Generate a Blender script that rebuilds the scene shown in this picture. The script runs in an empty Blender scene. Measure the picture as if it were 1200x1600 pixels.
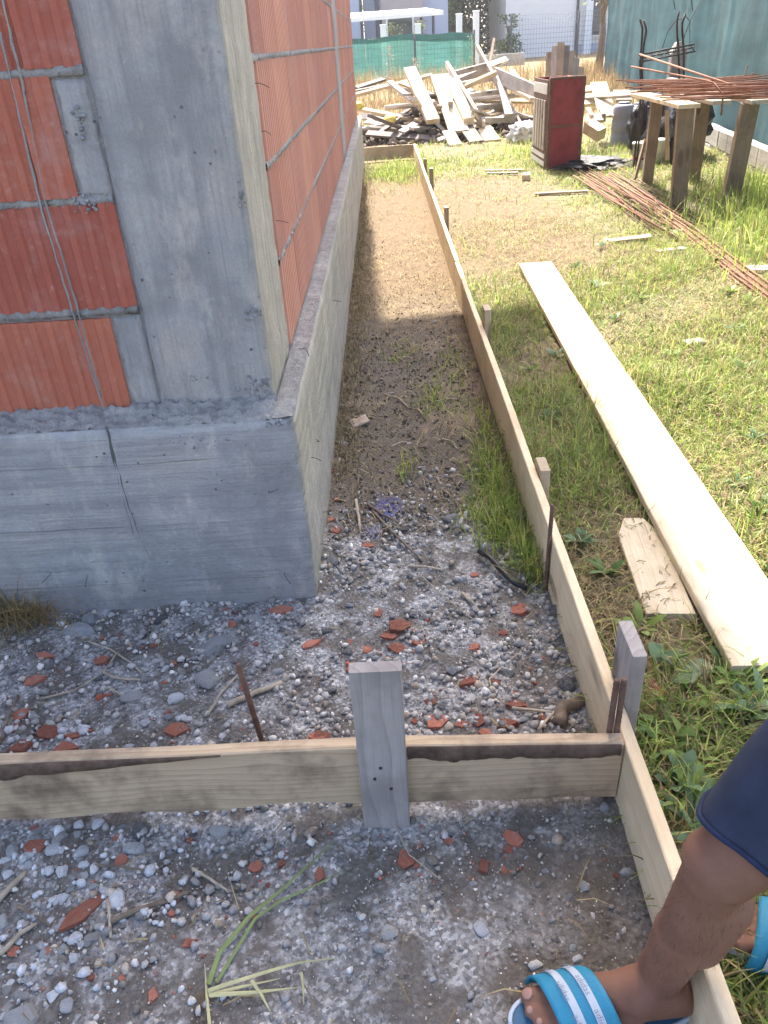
import bpy, bmesh, math, random
import numpy as np
from mathutils import Vector, Matrix, noise

random.seed(7)
RNG = np.random.default_rng(11)
SC = bpy.context.scene
COL = SC.collection
R = math.radians

# ------------------------------------------------------------------ camera
CAM = Vector((0.3115, -1.8139, 1.3413))
CR = Vector((0.99833, -0.00688, -0.05739))
CU = Vector((0.05244, 0.52570, 0.84905))
CF = Vector((-0.02433, 0.85064, -0.52518))
FPX = 1184.7                                   # focal length in photo pixels (1600 high)
cd = bpy.data.cameras.new('camera')
cd.sensor_fit = 'VERTICAL'; cd.sensor_height = 36; cd.lens = 36 * FPX / 1600
cd.clip_start = 0.05; cd.clip_end = 2000
cam = bpy.data.objects.new('camera', cd); COL.objects.link(cam)
cam.matrix_world = Matrix(((CR.x, CU.x, -CF.x, CAM.x), (CR.y, CU.y, -CF.y, CAM.y), (CR.z, CU.z, -CF.z, CAM.z), (0, 0, 0, 1)))
SC.camera = cam

# ------------------------------------------------------------------ sky, sun, exposure
SUN_EL, SUN_AZ = 53.0, -2.2                    # azimuth from +Y, negative = towards the house side
world = bpy.data.worlds.new('World'); SC.world = world; world.use_nodes = True
wn = world.node_tree; wn.nodes.clear()
wo = wn.nodes.new('ShaderNodeOutputWorld'); wb = wn.nodes.new('ShaderNodeBackground'); ws = wn.nodes.new('ShaderNodeTexSky')
ws.sky_type = 'NISHITA'; ws.sun_disc = False
ws.sun_elevation = R(SUN_EL); ws.sun_rotation = R(SUN_AZ % 360)
ws.altitude = 400; ws.dust_density = 5.0; ws.ozone_density = 0.3; ws.air_density = 0.8
wb.inputs['Strength'].default_value = 0.15
wn.links.new(ws.outputs[0], wb.inputs[0]); wn.links.new(wb.outputs[0], wo.inputs[0])
to_sun = Vector((math.sin(R(SUN_AZ)) * math.cos(R(SUN_EL)), math.cos(R(SUN_AZ)) * math.cos(R(SUN_EL)), math.sin(R(SUN_EL))))
sl = bpy.data.lights.new('sun', 'SUN'); sl.energy = 3.8; sl.angle = R(0.55); sl.color = (1.0, 0.93, 0.82)
so = bpy.data.objects.new('sun', sl); COL.objects.link(so); so.rotation_euler = to_sun.to_track_quat('Z', 'Y').to_euler()
so.location = (0, 0, 30)
SC.view_settings.view_transform = 'Standard'; SC.view_settings.look = 'None'
SC.view_settings.gamma = 1; SC.view_settings.use_curve_mapping = False
SC.view_settings.exposure = 2.12
SC.render.engine = 'CYCLES'; SC.cycles.use_denoising = True
SC.cycles.max_bounces = 6; SC.cycles.diffuse_bounces = 3; SC.cycles.glossy_bounces = 2; SC.cycles.transmission_bounces = 3; SC.cycles.transparent_max_bounces = 8

# ------------------------------------------------------------------ measuring helpers
def ray(px, py): return CF + CR * ((px - 600) / FPX) - CU * ((py - 800) / FPX)
def gz(px, py, z=0.0):
    d = ray(px, py); return CAM + d * ((z - CAM.z) / d.z)
def at(px, py, Y):
    d = ray(px, py); return CAM + d * ((Y - CAM.y) / d.y)
def atx(px, py, X):
    d = ray(px, py); return CAM + d * ((X - CAM.x) / d.x)
def psize(p, n): return n * (p - CAM).dot(CF) / FPX

def gh(x, y):                                   # ground height
    t = np.clip((np.asarray(y, float) - 12) / 14, 0, 1)
    s = .4 * t * t * (3 - 2 * t)
    return s + .006 * np.sin(x * 5.1 + 1.3) * np.cos(y * 4.3) + .004 * np.sin(x * 11.7 + y * 7.9) + .003 * np.sin(x * 23. - y * 19.)
def ghf(x, y): return float(gh(x, y))

# ------------------------------------------------------------------ object helpers
def tag(o, label=None, cat=None, group=None, kind=None):
    if label: o['label'] = label
    if cat: o['category'] = cat
    if group: o['group'] = group
    if kind: o['kind'] = kind
    return o
def link(name, me, parent=None, mat=None):
    o = bpy.data.objects.new(name, me); COL.objects.link(o)
    if mat is not None and me is not None and len(me.materials) == 0: me.materials.append(mat)
    if parent is not None: o.parent = parent
    return o
def empty(name, loc, rz=0):
    o = bpy.data.objects.new(name, None); COL.objects.link(o); o.location = loc; o.rotation_euler = (0, 0, rz)
    o.empty_display_size = .1
    return o
def py_mesh(name, v, f, smooth=False):
    me = bpy.data.meshes.new(name); me.from_pydata([tuple(p) for p in v], [], f); me.update()
    if smooth: me.polygons.foreach_set('use_smooth', [True] * len(me.polygons))
    return me
def bm_mesh(name, bm, smooth=False):
    me = bpy.data.meshes.new(name); bm.to_mesh(me); bm.free()
    if smooth: me.polygons.foreach_set('use_smooth', [True] * len(me.polygons))
    return me
def np_mesh(name, V, F, col=None, smooth=False):
    """V (n,3), F (m,k) all faces with k corners, col (n,3) per vertex"""
    me = bpy.data.meshes.new(name); n, (m, k) = len(V), F.shape
    me.vertices.add(n); me.vertices.foreach_set('co', V.astype(np.float32).ravel())
    me.loops.add(m * k); me.loops.foreach_set('vertex_index', F.astype(np.int32).ravel())
    me.polygons.add(m); me.polygons.foreach_set('loop_start', np.arange(0, m * k, k, dtype=np.int32))
    me.polygons.foreach_set('loop_total', np.full(m, k, np.int32))
    if smooth: me.polygons.foreach_set('use_smooth', np.ones(m, bool))
    me.update(calc_edges=True)
    if col is not None:
        a = me.attributes.new('tint', 'FLOAT_COLOR', 'POINT')
        c = np.ones((n, 4), np.float32); c[:, :3] = col; a.data.foreach_set('color', c.ravel())
    return me
def bm_box(bm, lo, hi, bevel=0, seg=1):
    r = bmesh.ops.create_cube(bm, size=1)
    c = [(a + b) / 2 for a, b in zip(lo, hi)]; s = [b - a for a, b in zip(lo, hi)]
    for v in r['verts']: v.co = Vector((c[0] + v.co.x * s[0], c[1] + v.co.y * s[1], c[2] + v.co.z * s[2]))
    if bevel:
        es = list({e for v in r['verts'] for e in v.link_edges})
        bmesh.ops.bevel(bm, geom=es, offset=bevel, segments=seg, affect='EDGES', profile=.6)
def box(name, lo, hi, mat, parent=None, bevel=0, seg=1):
    bm = bmesh.new(); bm_box(bm, lo, hi, bevel, seg); return link(name, bm_mesh(name, bm), parent, mat)
def tube_data(pts, rad, n=6, cap=True):
    pts = [Vector(p) for p in pts]; rs = rad if isinstance(rad, (list, tuple)) else [rad] * len(pts)
    V, F = [], []
    ref = Vector((0, 0, 1)) if abs((pts[-1] - pts[0]).normalized().z) < .9 else Vector((1, 0, 0))
    for i, p in enumerate(pts):
        t = (pts[min(i + 1, len(pts) - 1)] - pts[max(i - 1, 0)]).normalized()
        a = t.cross(ref).normalized(); b = t.cross(a).normalized()
        for k in range(n):
            an = 2 * math.pi * k / n; V.append(p + (a * math.cos(an) + b * math.sin(an)) * rs[i])
    for i in range(len(pts) - 1):
        for k in range(n): F.append((i * n + k, i * n + (k + 1) % n, (i + 1) * n + (k + 1) % n, (i + 1) * n + k))
    if cap: F.append(tuple(range(n - 1, -1, -1))); F.append(tuple(range((len(pts) - 1) * n, len(pts) * n)))
    return V, F
def tube(name, pts, rad, mat, parent=None, n=6, smooth=True):
    V, F = tube_data(pts, rad, n); return link(name, py_mesh(name, V, F, smooth), parent, mat)
def tubes(name, lst, mat, parent=None, n=6):
    V, F = [], []
    for pts, r in lst:
        v, f = tube_data(pts, r, n); o = len(V); V += v; F += [tuple(i + o for i in q) for q in f]
    return link(name, py_mesh(name, V, F, True), parent, mat)

# ------------------------------------------------------------------ materials
class NT:
    def __init__(s, name):
        s.m = bpy.data.materials.new(name); s.m.use_nodes = True; s.t = s.m.node_tree; s.t.nodes.clear()
        s.out = s.n('ShaderNodeOutputMaterial'); s.b = s.n('ShaderNodeBsdfPrincipled')
        s.l(s.b.outputs[0], s.out.inputs[0]); s.b.inputs['Roughness'].default_value = .85
        s.b.inputs['Specular IOR Level'].default_value = .3
    def n(s, t, **k):
        x = s.t.nodes.new(t)
        for a, b in k.items(): setattr(x, a, b)
        return x
    def l(s, a, b): s.t.links.new(a, b)
    def set(s, sock, v):
        if hasattr(v, 'is_linked') or isinstance(v, bpy.types.NodeSocket): s.l(v, sock)
        else: sock.default_value = (*v, 1) if isinstance(v, tuple) and len(v) == 3 and sock.type == 'RGBA' else v
    def coord(s, kind='Object', scale=(1, 1, 1), loc=None):
        c = s.n('ShaderNodeTexCoord').outputs[kind] if kind != 'Position' else s.n('ShaderNodeNewGeometry').outputs['Position']
        m = s.n('ShaderNodeMapping'); s.l(c, m.inputs[0]); m.inputs['Scale'].default_value = scale
        if loc is not None: s.set(m.inputs['Location'], loc)
        return m.outputs[0]
    def noise(s, co, scale, detail=4, rough=.6, dist=0):
        x = s.n('ShaderNodeTexNoise'); s.l(co, x.inputs['Vector']); x.inputs['Scale'].default_value = scale
        x.inputs['Detail'].default_value = detail; x.inputs['Roughness'].default_value = rough; x.inputs['Distortion'].default_value = dist
        return x.outputs[0]
    def voro(s, co, scale, feat='F1', out=0, rnd=1):
        x = s.n('ShaderNodeTexVoronoi', feature=feat); s.l(co, x.inputs['Vector']); x.inputs['Scale'].default_value = scale
        x.inputs['Randomness'].default_value = rnd
        return x.outputs[out]
    def ramp(s, v, stops, interp='LINEAR'):
        x = s.n('ShaderNodeValToRGB'); s.l(v, x.inputs[0]); cr = x.color_ramp; cr.interpolation = interp
        while len(cr.elements) < len(stops): cr.elements.new(.5)
        for e, (p, c) in zip(cr.elements, stops): e.position = p; e.color = (*c, 1) if isinstance(c, tuple) else (c, c, c, 1)
        return x.outputs[0]
    def mix(s, f, a, b, mode='MIX'):
        x = s.n('ShaderNodeMix', data_type='RGBA', blend_type=mode)
        s.set(x.inputs[0], f); s.set(x.inputs[6], a); s.set(x.inputs[7], b); return x.outputs[2]
    def math(s, op, a, b=0., c=None, clamp=False):
        x = s.n('ShaderNodeMath', operation=op, use_clamp=clamp); s.set(x.inputs[0], a); s.set(x.inputs[1], b)
        if c is not None: s.set(x.inputs[2], c)
        return x.outputs[0]
    def rng(s, v, a, b, c=0., d=1.):
        x = s.n('ShaderNodeMapRange', interpolation_type='SMOOTHSTEP'); s.l(v, x.inputs[0])
        for i, q in enumerate((a, b, c, d)): x.inputs[i + 1].default_value = q
        return x.outputs[0]
    def bump(s, h, strength=.5, dist=.01, prev=None):
        x = s.n('ShaderNodeBump'); s.l(h, x.inputs['Height']); x.inputs['Strength'].default_value = strength; x.inputs['Distance'].default_value = dist
        if prev is not None: s.l(prev, x.inputs['Normal'])
        s.l(x.outputs[0], s.b.inputs['Normal']); return x.outputs[0]
    def base(s, c): s.set(s.b.inputs['Base Color'], c)
    def rough(s, v): s.set(s.b.inputs['Roughness'], v)
    def rand(s): return s.n('ShaderNodeObjectInfo').outputs['Random']
    def objloc(s): return s.n('ShaderNodeObjectInfo').outputs['Location']

def plain(name, col, rough=.7, var=.25, scale=12, bump=.2, metal=0, bscale=60, bdist=.003):
    t = NT(name); co = t.coord('Object')
    nz = t.noise(co, scale, 5)
    t.base(t.ramp(nz, [(.3, tuple(c * (1 - var) for c in col)), (.7, tuple(min(1, c * (1 + var)) for c in col))]))
    t.rough(rough); t.b.inputs['Metallic'].default_value = metal
    if bump: t.bump(t.noise(co, bscale, 3), bump, bdist)
    return t.m

def wood(name, light, dark, grain=1., knots=True, rough=.75, stain=None, vary=.25):
    t = NT(name)
    off = t.math('MULTIPLY', t.rand(), 37.0); cx = t.n('ShaderNodeCombineXYZ'); t.l(off, cx.inputs[0]); t.l(off, cx.inputs[1]); t.l(off, cx.inputs[2])
    co = t.coord('Object', (1.3, 14, 14), cx.outputs[0]); co2 = t.coord('Object', (1, 1, 1), cx.outputs[0])
    sep = t.n('ShaderNodeSeparateXYZ'); t.l(t.coord('Object'), sep.inputs[0])
    yz = t.math('ADD', sep.outputs['Y'], t.math('MULTIPLY', sep.outputs['Z'], .8))
    warp = t.noise(t.coord('Object', (1.1, 5, 5), cx.outputs[0]), 1.0, 2, .5)
    rings = t.math('FRACT', t.math('ADD', t.math('ADD', t.math('MULTIPLY', yz, 38 * grain), t.math('MULTIPLY', warp, 8 * grain)), t.math('MULTIPLY', t.noise(co, 1.2, 3), .5)))
    rg = t.ramp(rings, [(0, 0.), (.75, .55), (.93, 1.), (1, 0.)])
    fine = t.noise(t.coord('Object', (4, 120, 120), cx.outputs[0]), 2, 5, .7)
    c = t.mix(t.math('MULTIPLY', rg, .55), light, dark)
    c = t.mix(t.math('MULTIPLY', t.rng(fine, .45, .8), .45), c, tuple(x * .7 for x in dark))
    if knots:
        vd = t.voro(t.coord('Object', (2.2, 7, 7), cx.outputs[0]), 1.0); k = t.rng(vd, .10, .20, 1, 0)
        c = t.mix(t.math('MULTIPLY', k, .8), c, tuple(x * .35 for x in dark))
    big = t.noise(co2, 5, 5, .65); c = t.mix(t.rng(big, .42, .66, 0, .75 if stain else .5), c, tuple(x * .75 for x in (stain or dark)))
    hsv = t.n('ShaderNodeHueSaturation'); t.l(c, hsv.inputs['Color'])
    t.l(t.math('MULTIPLY_ADD', t.rand(), vary * 2, 1 - vary), hsv.inputs['Value']); hsv.inputs['Saturation'].default_value = 1
    t.base(hsv.outputs[0]); t.rough(rough)
    t.bump(t.math('ADD', t.math('MULTIPLY', rg, -.6), t.math('MULTIPLY', fine, 1.4)), .45, .0015)
    return t.m

def attr_mat(name, rough=.85, trans=0., mott=.35, scale=90, bump=.4, bdist=.002):
    t = NT(name); a = t.n('ShaderNodeAttribute', attribute_name='tint'); co = t.coord('Position')
    nz = t.noise(co, scale, 4, .65)
    c = t.mix(1., a.outputs['Color'], t.ramp(nz, [(.25, 1 - mott), (.75, 1 + mott * .6)]), 'MULTIPLY')
    t.base(c); t.rough(rough)
    if bump: t.bump(nz, bump, bdist)
    if trans:
        tr = t.n('ShaderNodeBsdfTranslucent'); t.l(c, tr.inputs[0]); mx = t.n('ShaderNodeMixShader'); mx.inputs[0].default_value = trans
        t.l(t.b.outputs[0], mx.inputs[1]); t.l(tr.outputs[0], mx.inputs[2]); t.l(mx.outputs[0], t.out.inputs[0])
    return t.m

def stone_mat(name, a, b, rough=.8):
    t = NT(name); cx = t.n('ShaderNodeCombineXYZ'); off = t.math('MULTIPLY', t.rand(), 50.)
    t.l(off, cx.inputs[0]); t.l(off, cx.inputs[2])
    co = t.coord('Object', (1, 1, 1), cx.outputs[0])
    n1 = t.noise(co, 1.8, 6, .7); n2 = t.noise(co, 14, 4, .7)
    c = t.ramp(n1, [(.3, a), (.7, b)]); c = t.mix(t.rng(n2, .5, .75, 0, .5), c, tuple(x * .55 for x in a))
    c = t.mix(t.rng(n2, .25, .38, .35, 0), c, (.6, .59, .56)); c = t.mix(t.rng(t.noise(co, 3.5, 5, .7), .5, .66, 0, .55), c, (.40, .375, .345))
    hsv = t.n('ShaderNodeHueSaturation'); t.l(c, hsv.inputs['Color']); t.l(t.math('MULTIPLY_ADD', t.rand(), .7, .65), hsv.inputs['Value'])
    t.base(hsv.outputs[0]); t.rough(rough); t.bump(t.noise(co, 9, 6, .75), .7, .12)
    return t.m

def concrete(name, base, warm, streak='z', boards=None, dark=.55, rough_bump=.6, grain=None):
    t = NT(name); co = t.coord('Position')
    n1 = t.noise(co, 3.2, 6, .65, .4); n2 = t.noise(co, 17, 5, .7); n3 = t.noise(co, 150, 3, .7)
    sc = {'z': (26, 26, 1.0), 'h': (1.2, 1.2, 22)}[streak]
    st = t.noise(t.coord('Position', sc), 1.0, 4, .65)
    c = t.ramp(n1, [(.28, tuple(x * dark for x in base)), (.5, base), (.74, warm)])
    c = t.mix(t.rng(st, .42, .66, 0, .7), c, tuple(x * .68 for x in base))
    c = t.mix(t.rng(n2, .55, .8, 0, .6), c, tuple(min(1, x * 1.45) for x in base))
    c = t.mix(t.rng(n2, .2, .36, .5, 0), c, tuple(x * .5 for x in base))
    c = t.mix(t.rng(n3, .35, .7, .25, 0), c, tuple(x * .55 for x in base))
    sh = t.rng(t.noise(t.coord('Position', (1.5, 1.5, .7)), 6, 7, .72, .15), .50, .68, 0, .42); c = t.mix(sh, c, tuple(min(1, x * 1.4) for x in warm))
    dk = t.rng(t.noise(t.coord('Position', (1.2, 1.2, .6), (4, 2, 7)), 4.5, 7, .7, .15), .50, .68, 0, .5); c = t.mix(dk, c, tuple(x * .6 for x in base))
    fs = t.noise(t.coord('Position', {'z': (170, 170, 4), 'h': (4, 4, 170)}[streak]), 1.0, 3, .6); c = t.mix(t.rng(fs, .5, .72, 0, .45), c, tuple(x * .6 for x in base))
    pv = t.voro(co, 34); pit = t.math('MULTIPLY', t.rng(pv, .08, .15, 1, 0), t.rng(t.noise(co, 5, 2), .5, .64))
    c = t.mix(t.math('MULTIPLY', pit, .85), c, (.06, .06, .065))
    h = t.math('ADD', t.math('MULTIPLY', n2, .5), t.math('ADD', t.math('MULTIPLY', n3, .35), t.math('ADD', t.math('MULTIPLY', t.math('ADD', st, fs), .5), t.math('MULTIPLY', pit, -1.2))))
    if boards:                                     # shuttering-board seams: thin raised lines
        sep = t.n('ShaderNodeSeparateXYZ'); t.l(co, sep.inputs[0])
        w = t.math('ADD', sep.outputs['Z'], t.math('MULTIPLY', t.noise(co, 2.5, 2), .02))
        fr = t.math('FRACT', t.math('DIVIDE', w, boards)); ln = t.math('MULTIPLY', t.rng(t.math('ABSOLUTE', t.math('SUBTRACT', fr, .5)), .0, .022, 1, 0), t.rng(n1, .42, .66, 0, .8))
        c = t.mix(t.math('MULTIPLY', ln, .6), c, tuple(x * .45 for x in base)); h = t.math('ADD', h, t.math('MULTIPLY', ln, .7))
    if grain:                                      # sawn-board imprint running along grain axis
        gn = t.noise(t.coord('Position', grain), 1.0, 5, .75, .3)
        c = t.mix(t.rng(gn, .48, .72, 0, .6), c, tuple(x * .55 for x in base)); h = t.math('ADD', h, t.math('MULTIPLY', gn, -1.2))
    t.base(c); t.rough(.9); t.bump(t.math('ADD', h, t.math('MULTIPLY', t.noise(co, 45, 5, .75), 1.1)), rough_bump, .009)
    return t.m

def brick_mat(name, a, b, axis):
    t = NT(name); co = t.coord('Position')
    n1 = t.noise(co, 4.5, 5, .65); n2 = t.noise(co, 40, 4, .7)
    comb = t.noise(t.coord('Position', (6, 6, 260)), 1.0, 2)
    c = t.ramp(n1, [(.3, a), (.7, b)])
    hsv = t.n('ShaderNodeHueSaturation'); t.l(c, hsv.inputs['Color']); t.l(t.math('MULTIPLY_ADD', t.rand(), .20, .90), hsv.inputs['Value'])
    t.l(t.math('MULTIPLY_ADD', t.rand(), .008, .496), hsv.inputs['Hue']); c = hsv.outputs[0]
    c = t.mix(t.rng(n2, .55, .8, 0, .35), c, (.62, .42, .33)); c = t.mix(t.rng(n2, .2, .38, .4, 0), c, tuple(x * .5 for x in a))
    dust = t.rng(t.noise(co, 3.5, 6, .75), .5, .75, 0, .36); c = t.mix(dust, c, (.5, .42, .38))
    t.base(c); t.rough(.85); t.bump(t.math('ADD', t.math('MULTIPLY', comb, .9), t.math('MULTIPLY', n2, .6)), .5, .003)
    return t.m

M = {}
M['wood_fresh'] = wood('wood_fresh', (.50, .40, .27), (.38, .28, .17), .8, vary=.12)
M['wood_plank'] = wood('wood_plank', (.66, .56, .39), (.55, .43, .26), .6, vary=.03)
M['wood_side'] = wood('wood_side', (.74, .60, .40), (.60, .46, .28), .7, vary=.08)
M['wood_front'] = wood('wood_front', (.58, .435, .28), (.35, .235, .135), 1.2, stain=(.13, .09, .065), vary=.05)
M['wood_grey'] = wood('wood_grey', (.42, .38, .345), (.25, .215, .195), .9, vary=.15)
M['wood_scrap'] = wood('wood_scrap', (.50, .45, .38), (.30, .25, .20), 1.0, vary=.4)
M['wood_dark'] = wood('wood_dark', (.13, .11, .10), (.07, .055, .045), 1.0, vary=.4)
M['wood_leg'] = wood('wood_leg', (.30, .235, .165), (.19, .14, .095), .9, vary=.12)
M['bark'] = plain('bark', (.11, .072, .05), .95, .5, 30, .9, 0, 45, .006)
M['rust'] = plain('rust', (.24, .12, .08), .85, .35, 30, .4)
M['rust_dark'] = plain('rust_dark', (.15, .088, .062), .8, .35, 30, .4)
M['steel_dark'] = plain('steel_dark', (.055, .045, .042), .6, .4, 40, .3)
M['con_front'] = concrete('con_front', (.40, .385, .365), (.50, .44, .36), 'z', None)
M['con_plinth'] = concrete('con_plinth', (.40, .392, .38), (.48, .44, .375), 'h', .19)
M['con_side_bounce'] = concrete('con_side_bounce', (.46, .43, .345), (.52, .47, .37), 'h', .14, .75, .8, (30, 2.0, 30))  # same concrete as the front, warm ground bounce mixed into its colour
M['con_colside_bounce'] = concrete('con_colside_bounce', (.45, .415, .335), (.51, .455, .36), 'z', None, .75, .7, (40, 40, 2))  # column concrete tinted warmer to carry bounce from the sunlit ground
M['mortar'] = concrete('mortar', (.37, .355, .33), (.43, .405, .36), 'z', None, .6, 1.0)
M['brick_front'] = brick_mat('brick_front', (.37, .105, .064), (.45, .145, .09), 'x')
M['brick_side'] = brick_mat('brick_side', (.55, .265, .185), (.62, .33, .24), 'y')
M['frag'] = stone_mat('frag', (.50, .165, .10), (.60, .23, .145), .9)
M['st_grey'] = stone_mat('st_grey', (.30, .31, .32), (.41, .415, .415))
M['st_dark'] = stone_mat('st_dark', (.16, .16, .162), (.24, .235, .225))
M['st_white'] = stone_mat('st_white', (.66, .67, .68), (.80, .80, .79), .7)
M['st_pale'] = stone_mat('st_pale', (.50, .49, .475), (.60, .585, .555))
M['gravel'] = attr_mat('gravel', .85, 0, .4, 160, .5)
M['straw'] = attr_mat('straw', .8, .25, .2, 60, 0)
M['grass'] = attr_mat('grass', .5, .45, .2, 40, 0)
M['leaf'] = attr_mat('leaf', .55, .35, .2, 20, 0)
M['twig'] = plain('twig', (.17, .13, .095), .9, .4, 40, .5)
M['twig_pale'] = plain('twig_pale', (.38, .32, .235), .9, .3, 40, .5)
M['black_plastic'] = plain('black_plastic', (.02, .02, .022), .35, .3, 10, .6, 0, 14, .03)
M['white_plastic'] = plain('white_plastic', (.72, .74, .70), .45, .1, 12, .8, 0, 16, .03)
M['grey_plastic'] = plain('grey_plastic', (.24, .25, .30), .5, .1, 8, .1)
M['white_paint'] = plain('white_paint', (.78, .78, .77), .6, .05, 6, .1)
M['red_paint'] = plain('red_paint', (.25, .04, .042), .6, .35, 6, .3)
M['house_white'] = plain('house_white', (.80, .775, .74), .8, .03, 2, .1)
M['house_grey'] = plain('house_grey', (.42, .47, .58), .8, .04, 2, .1)
M['house_beige'] = plain('house_beige', (.40, .35, .34), .8, .05, 2, .1)
M['dark_metal'] = plain('dark_metal', (.06, .065, .08), .5, .2, 8, .1)
M['block'] = concrete('block', (.42, .40, .36), (.48, .45, .40), 'h', None, .7, .9)
M['navy'] = plain('navy', (.026, .034, .06), .85, .25, 20, .3, 0, 500, .001)
M['navy_trim'] = plain('navy_trim', (.014, .022, .055), .8, .2, 20, .2)
M['tshirt'] = plain('tshirt', (.30, .31, .33), .9, .1, 20, .3)
M['hair'] = plain('hair', (.03, .022, .016), .7, .3, 60, .6)
M['sandal_blue'] = plain('sandal_blue', (.03, .23, .36), .5, .08, 30, .5, 0, 420, .002)
M['sandal_bed'] = plain('sandal_bed', (.04, .12, .20), .6, .12, 30, .3, 0, 300, .001)
M['sandal_white'] = plain('sandal_white', (.46, .51, .56), .55, .08, 30, .1)
M['print_grey'] = plain('print_grey', (.20, .25, .32), .6, .1, 30, 0)
M['nail'] = plain('nail', (.36, .21, .165), .4, .05, 30, 0)

def skin_mat():
    t = NT('skin'); co = t.coord('Position')
    n1 = t.noise(co, 14, 4, .6); n2 = t.noise(co, 90, 4, .7)
    hair = t.noise(t.coord('Position', (420, 420, 60)), 1., 3, .6)
    c = t.ramp(n1, [(.3, (.18, .085, .052)), (.7, (.25, .125, .08))])
    c = t.mix(t.rng(n2, .5, .75, 0, .3), c, (.20, .09, .06)); c = t.mix(t.rng(hair, .5, .75, 0, .3), c, (.13, .07, .05))
    t.base(c); t.rough(.7); t.b.inputs['Subsurface Weight'].default_value = .08; t.b.inputs['Subsurface Radius'].default_value = (.01, .004, .002)
    t.bump(n2, .25, .002); return t.m
M['skin'] = skin_mat()

def net_mat(name, col, alpha, wr=1):
    t = NT(name); co = t.coord('Position')
    n1 = t.noise(t.coord('Position', (.7, .7, 3)), 1.5, 4); n2 = t.noise(co, 26, 3)
    c = t.ramp(n1, [(.3, tuple(x * .72 for x in col)), (.7, tuple(x * 1.2 for x in col))])
    c = t.mix(t.rng(n2, .5, .8, 0, .3), c, tuple(x * 1.6 for x in col))
    t.base(c); t.rough(.8); t.bump(t.noise(t.coord('Position', (14, 14, 3)), 1, 4), .5, .02)
    tl = t.n('ShaderNodeBsdfTranslucent'); t.l(c, tl.inputs[0]); tp = t.n('ShaderNodeBsdfTransparent')
    m1 = t.n('ShaderNodeMixShader'); m1.inputs[0].default_value = .35; t.l(t.b.outputs[0], m1.inputs[1]); t.l(tl.outputs[0], m1.inputs[2])
    m2 = t.n('ShaderNodeMixShader'); m2.inputs[0].default_value = alpha; t.l(m1.outputs[0], m2.inputs[1]); t.l(tp.outputs[0], m2.inputs[2])
    t.l(m2.outputs[0], t.out.inputs[0]); return t.m
M['net_blue'] = net_mat('net_blue', (.042, .115, .13), .02)
M['net_green'] = net_mat('net_green', (.07, .24, .20), .18)

def glass_mat():
    t = NT('window_glass'); t.base((.03, .04, .05)); t.rough(.08); t.b.inputs['Specular IOR Level'].default_value = .8; return t.m
M['glass'] = glass_mat()

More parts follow.
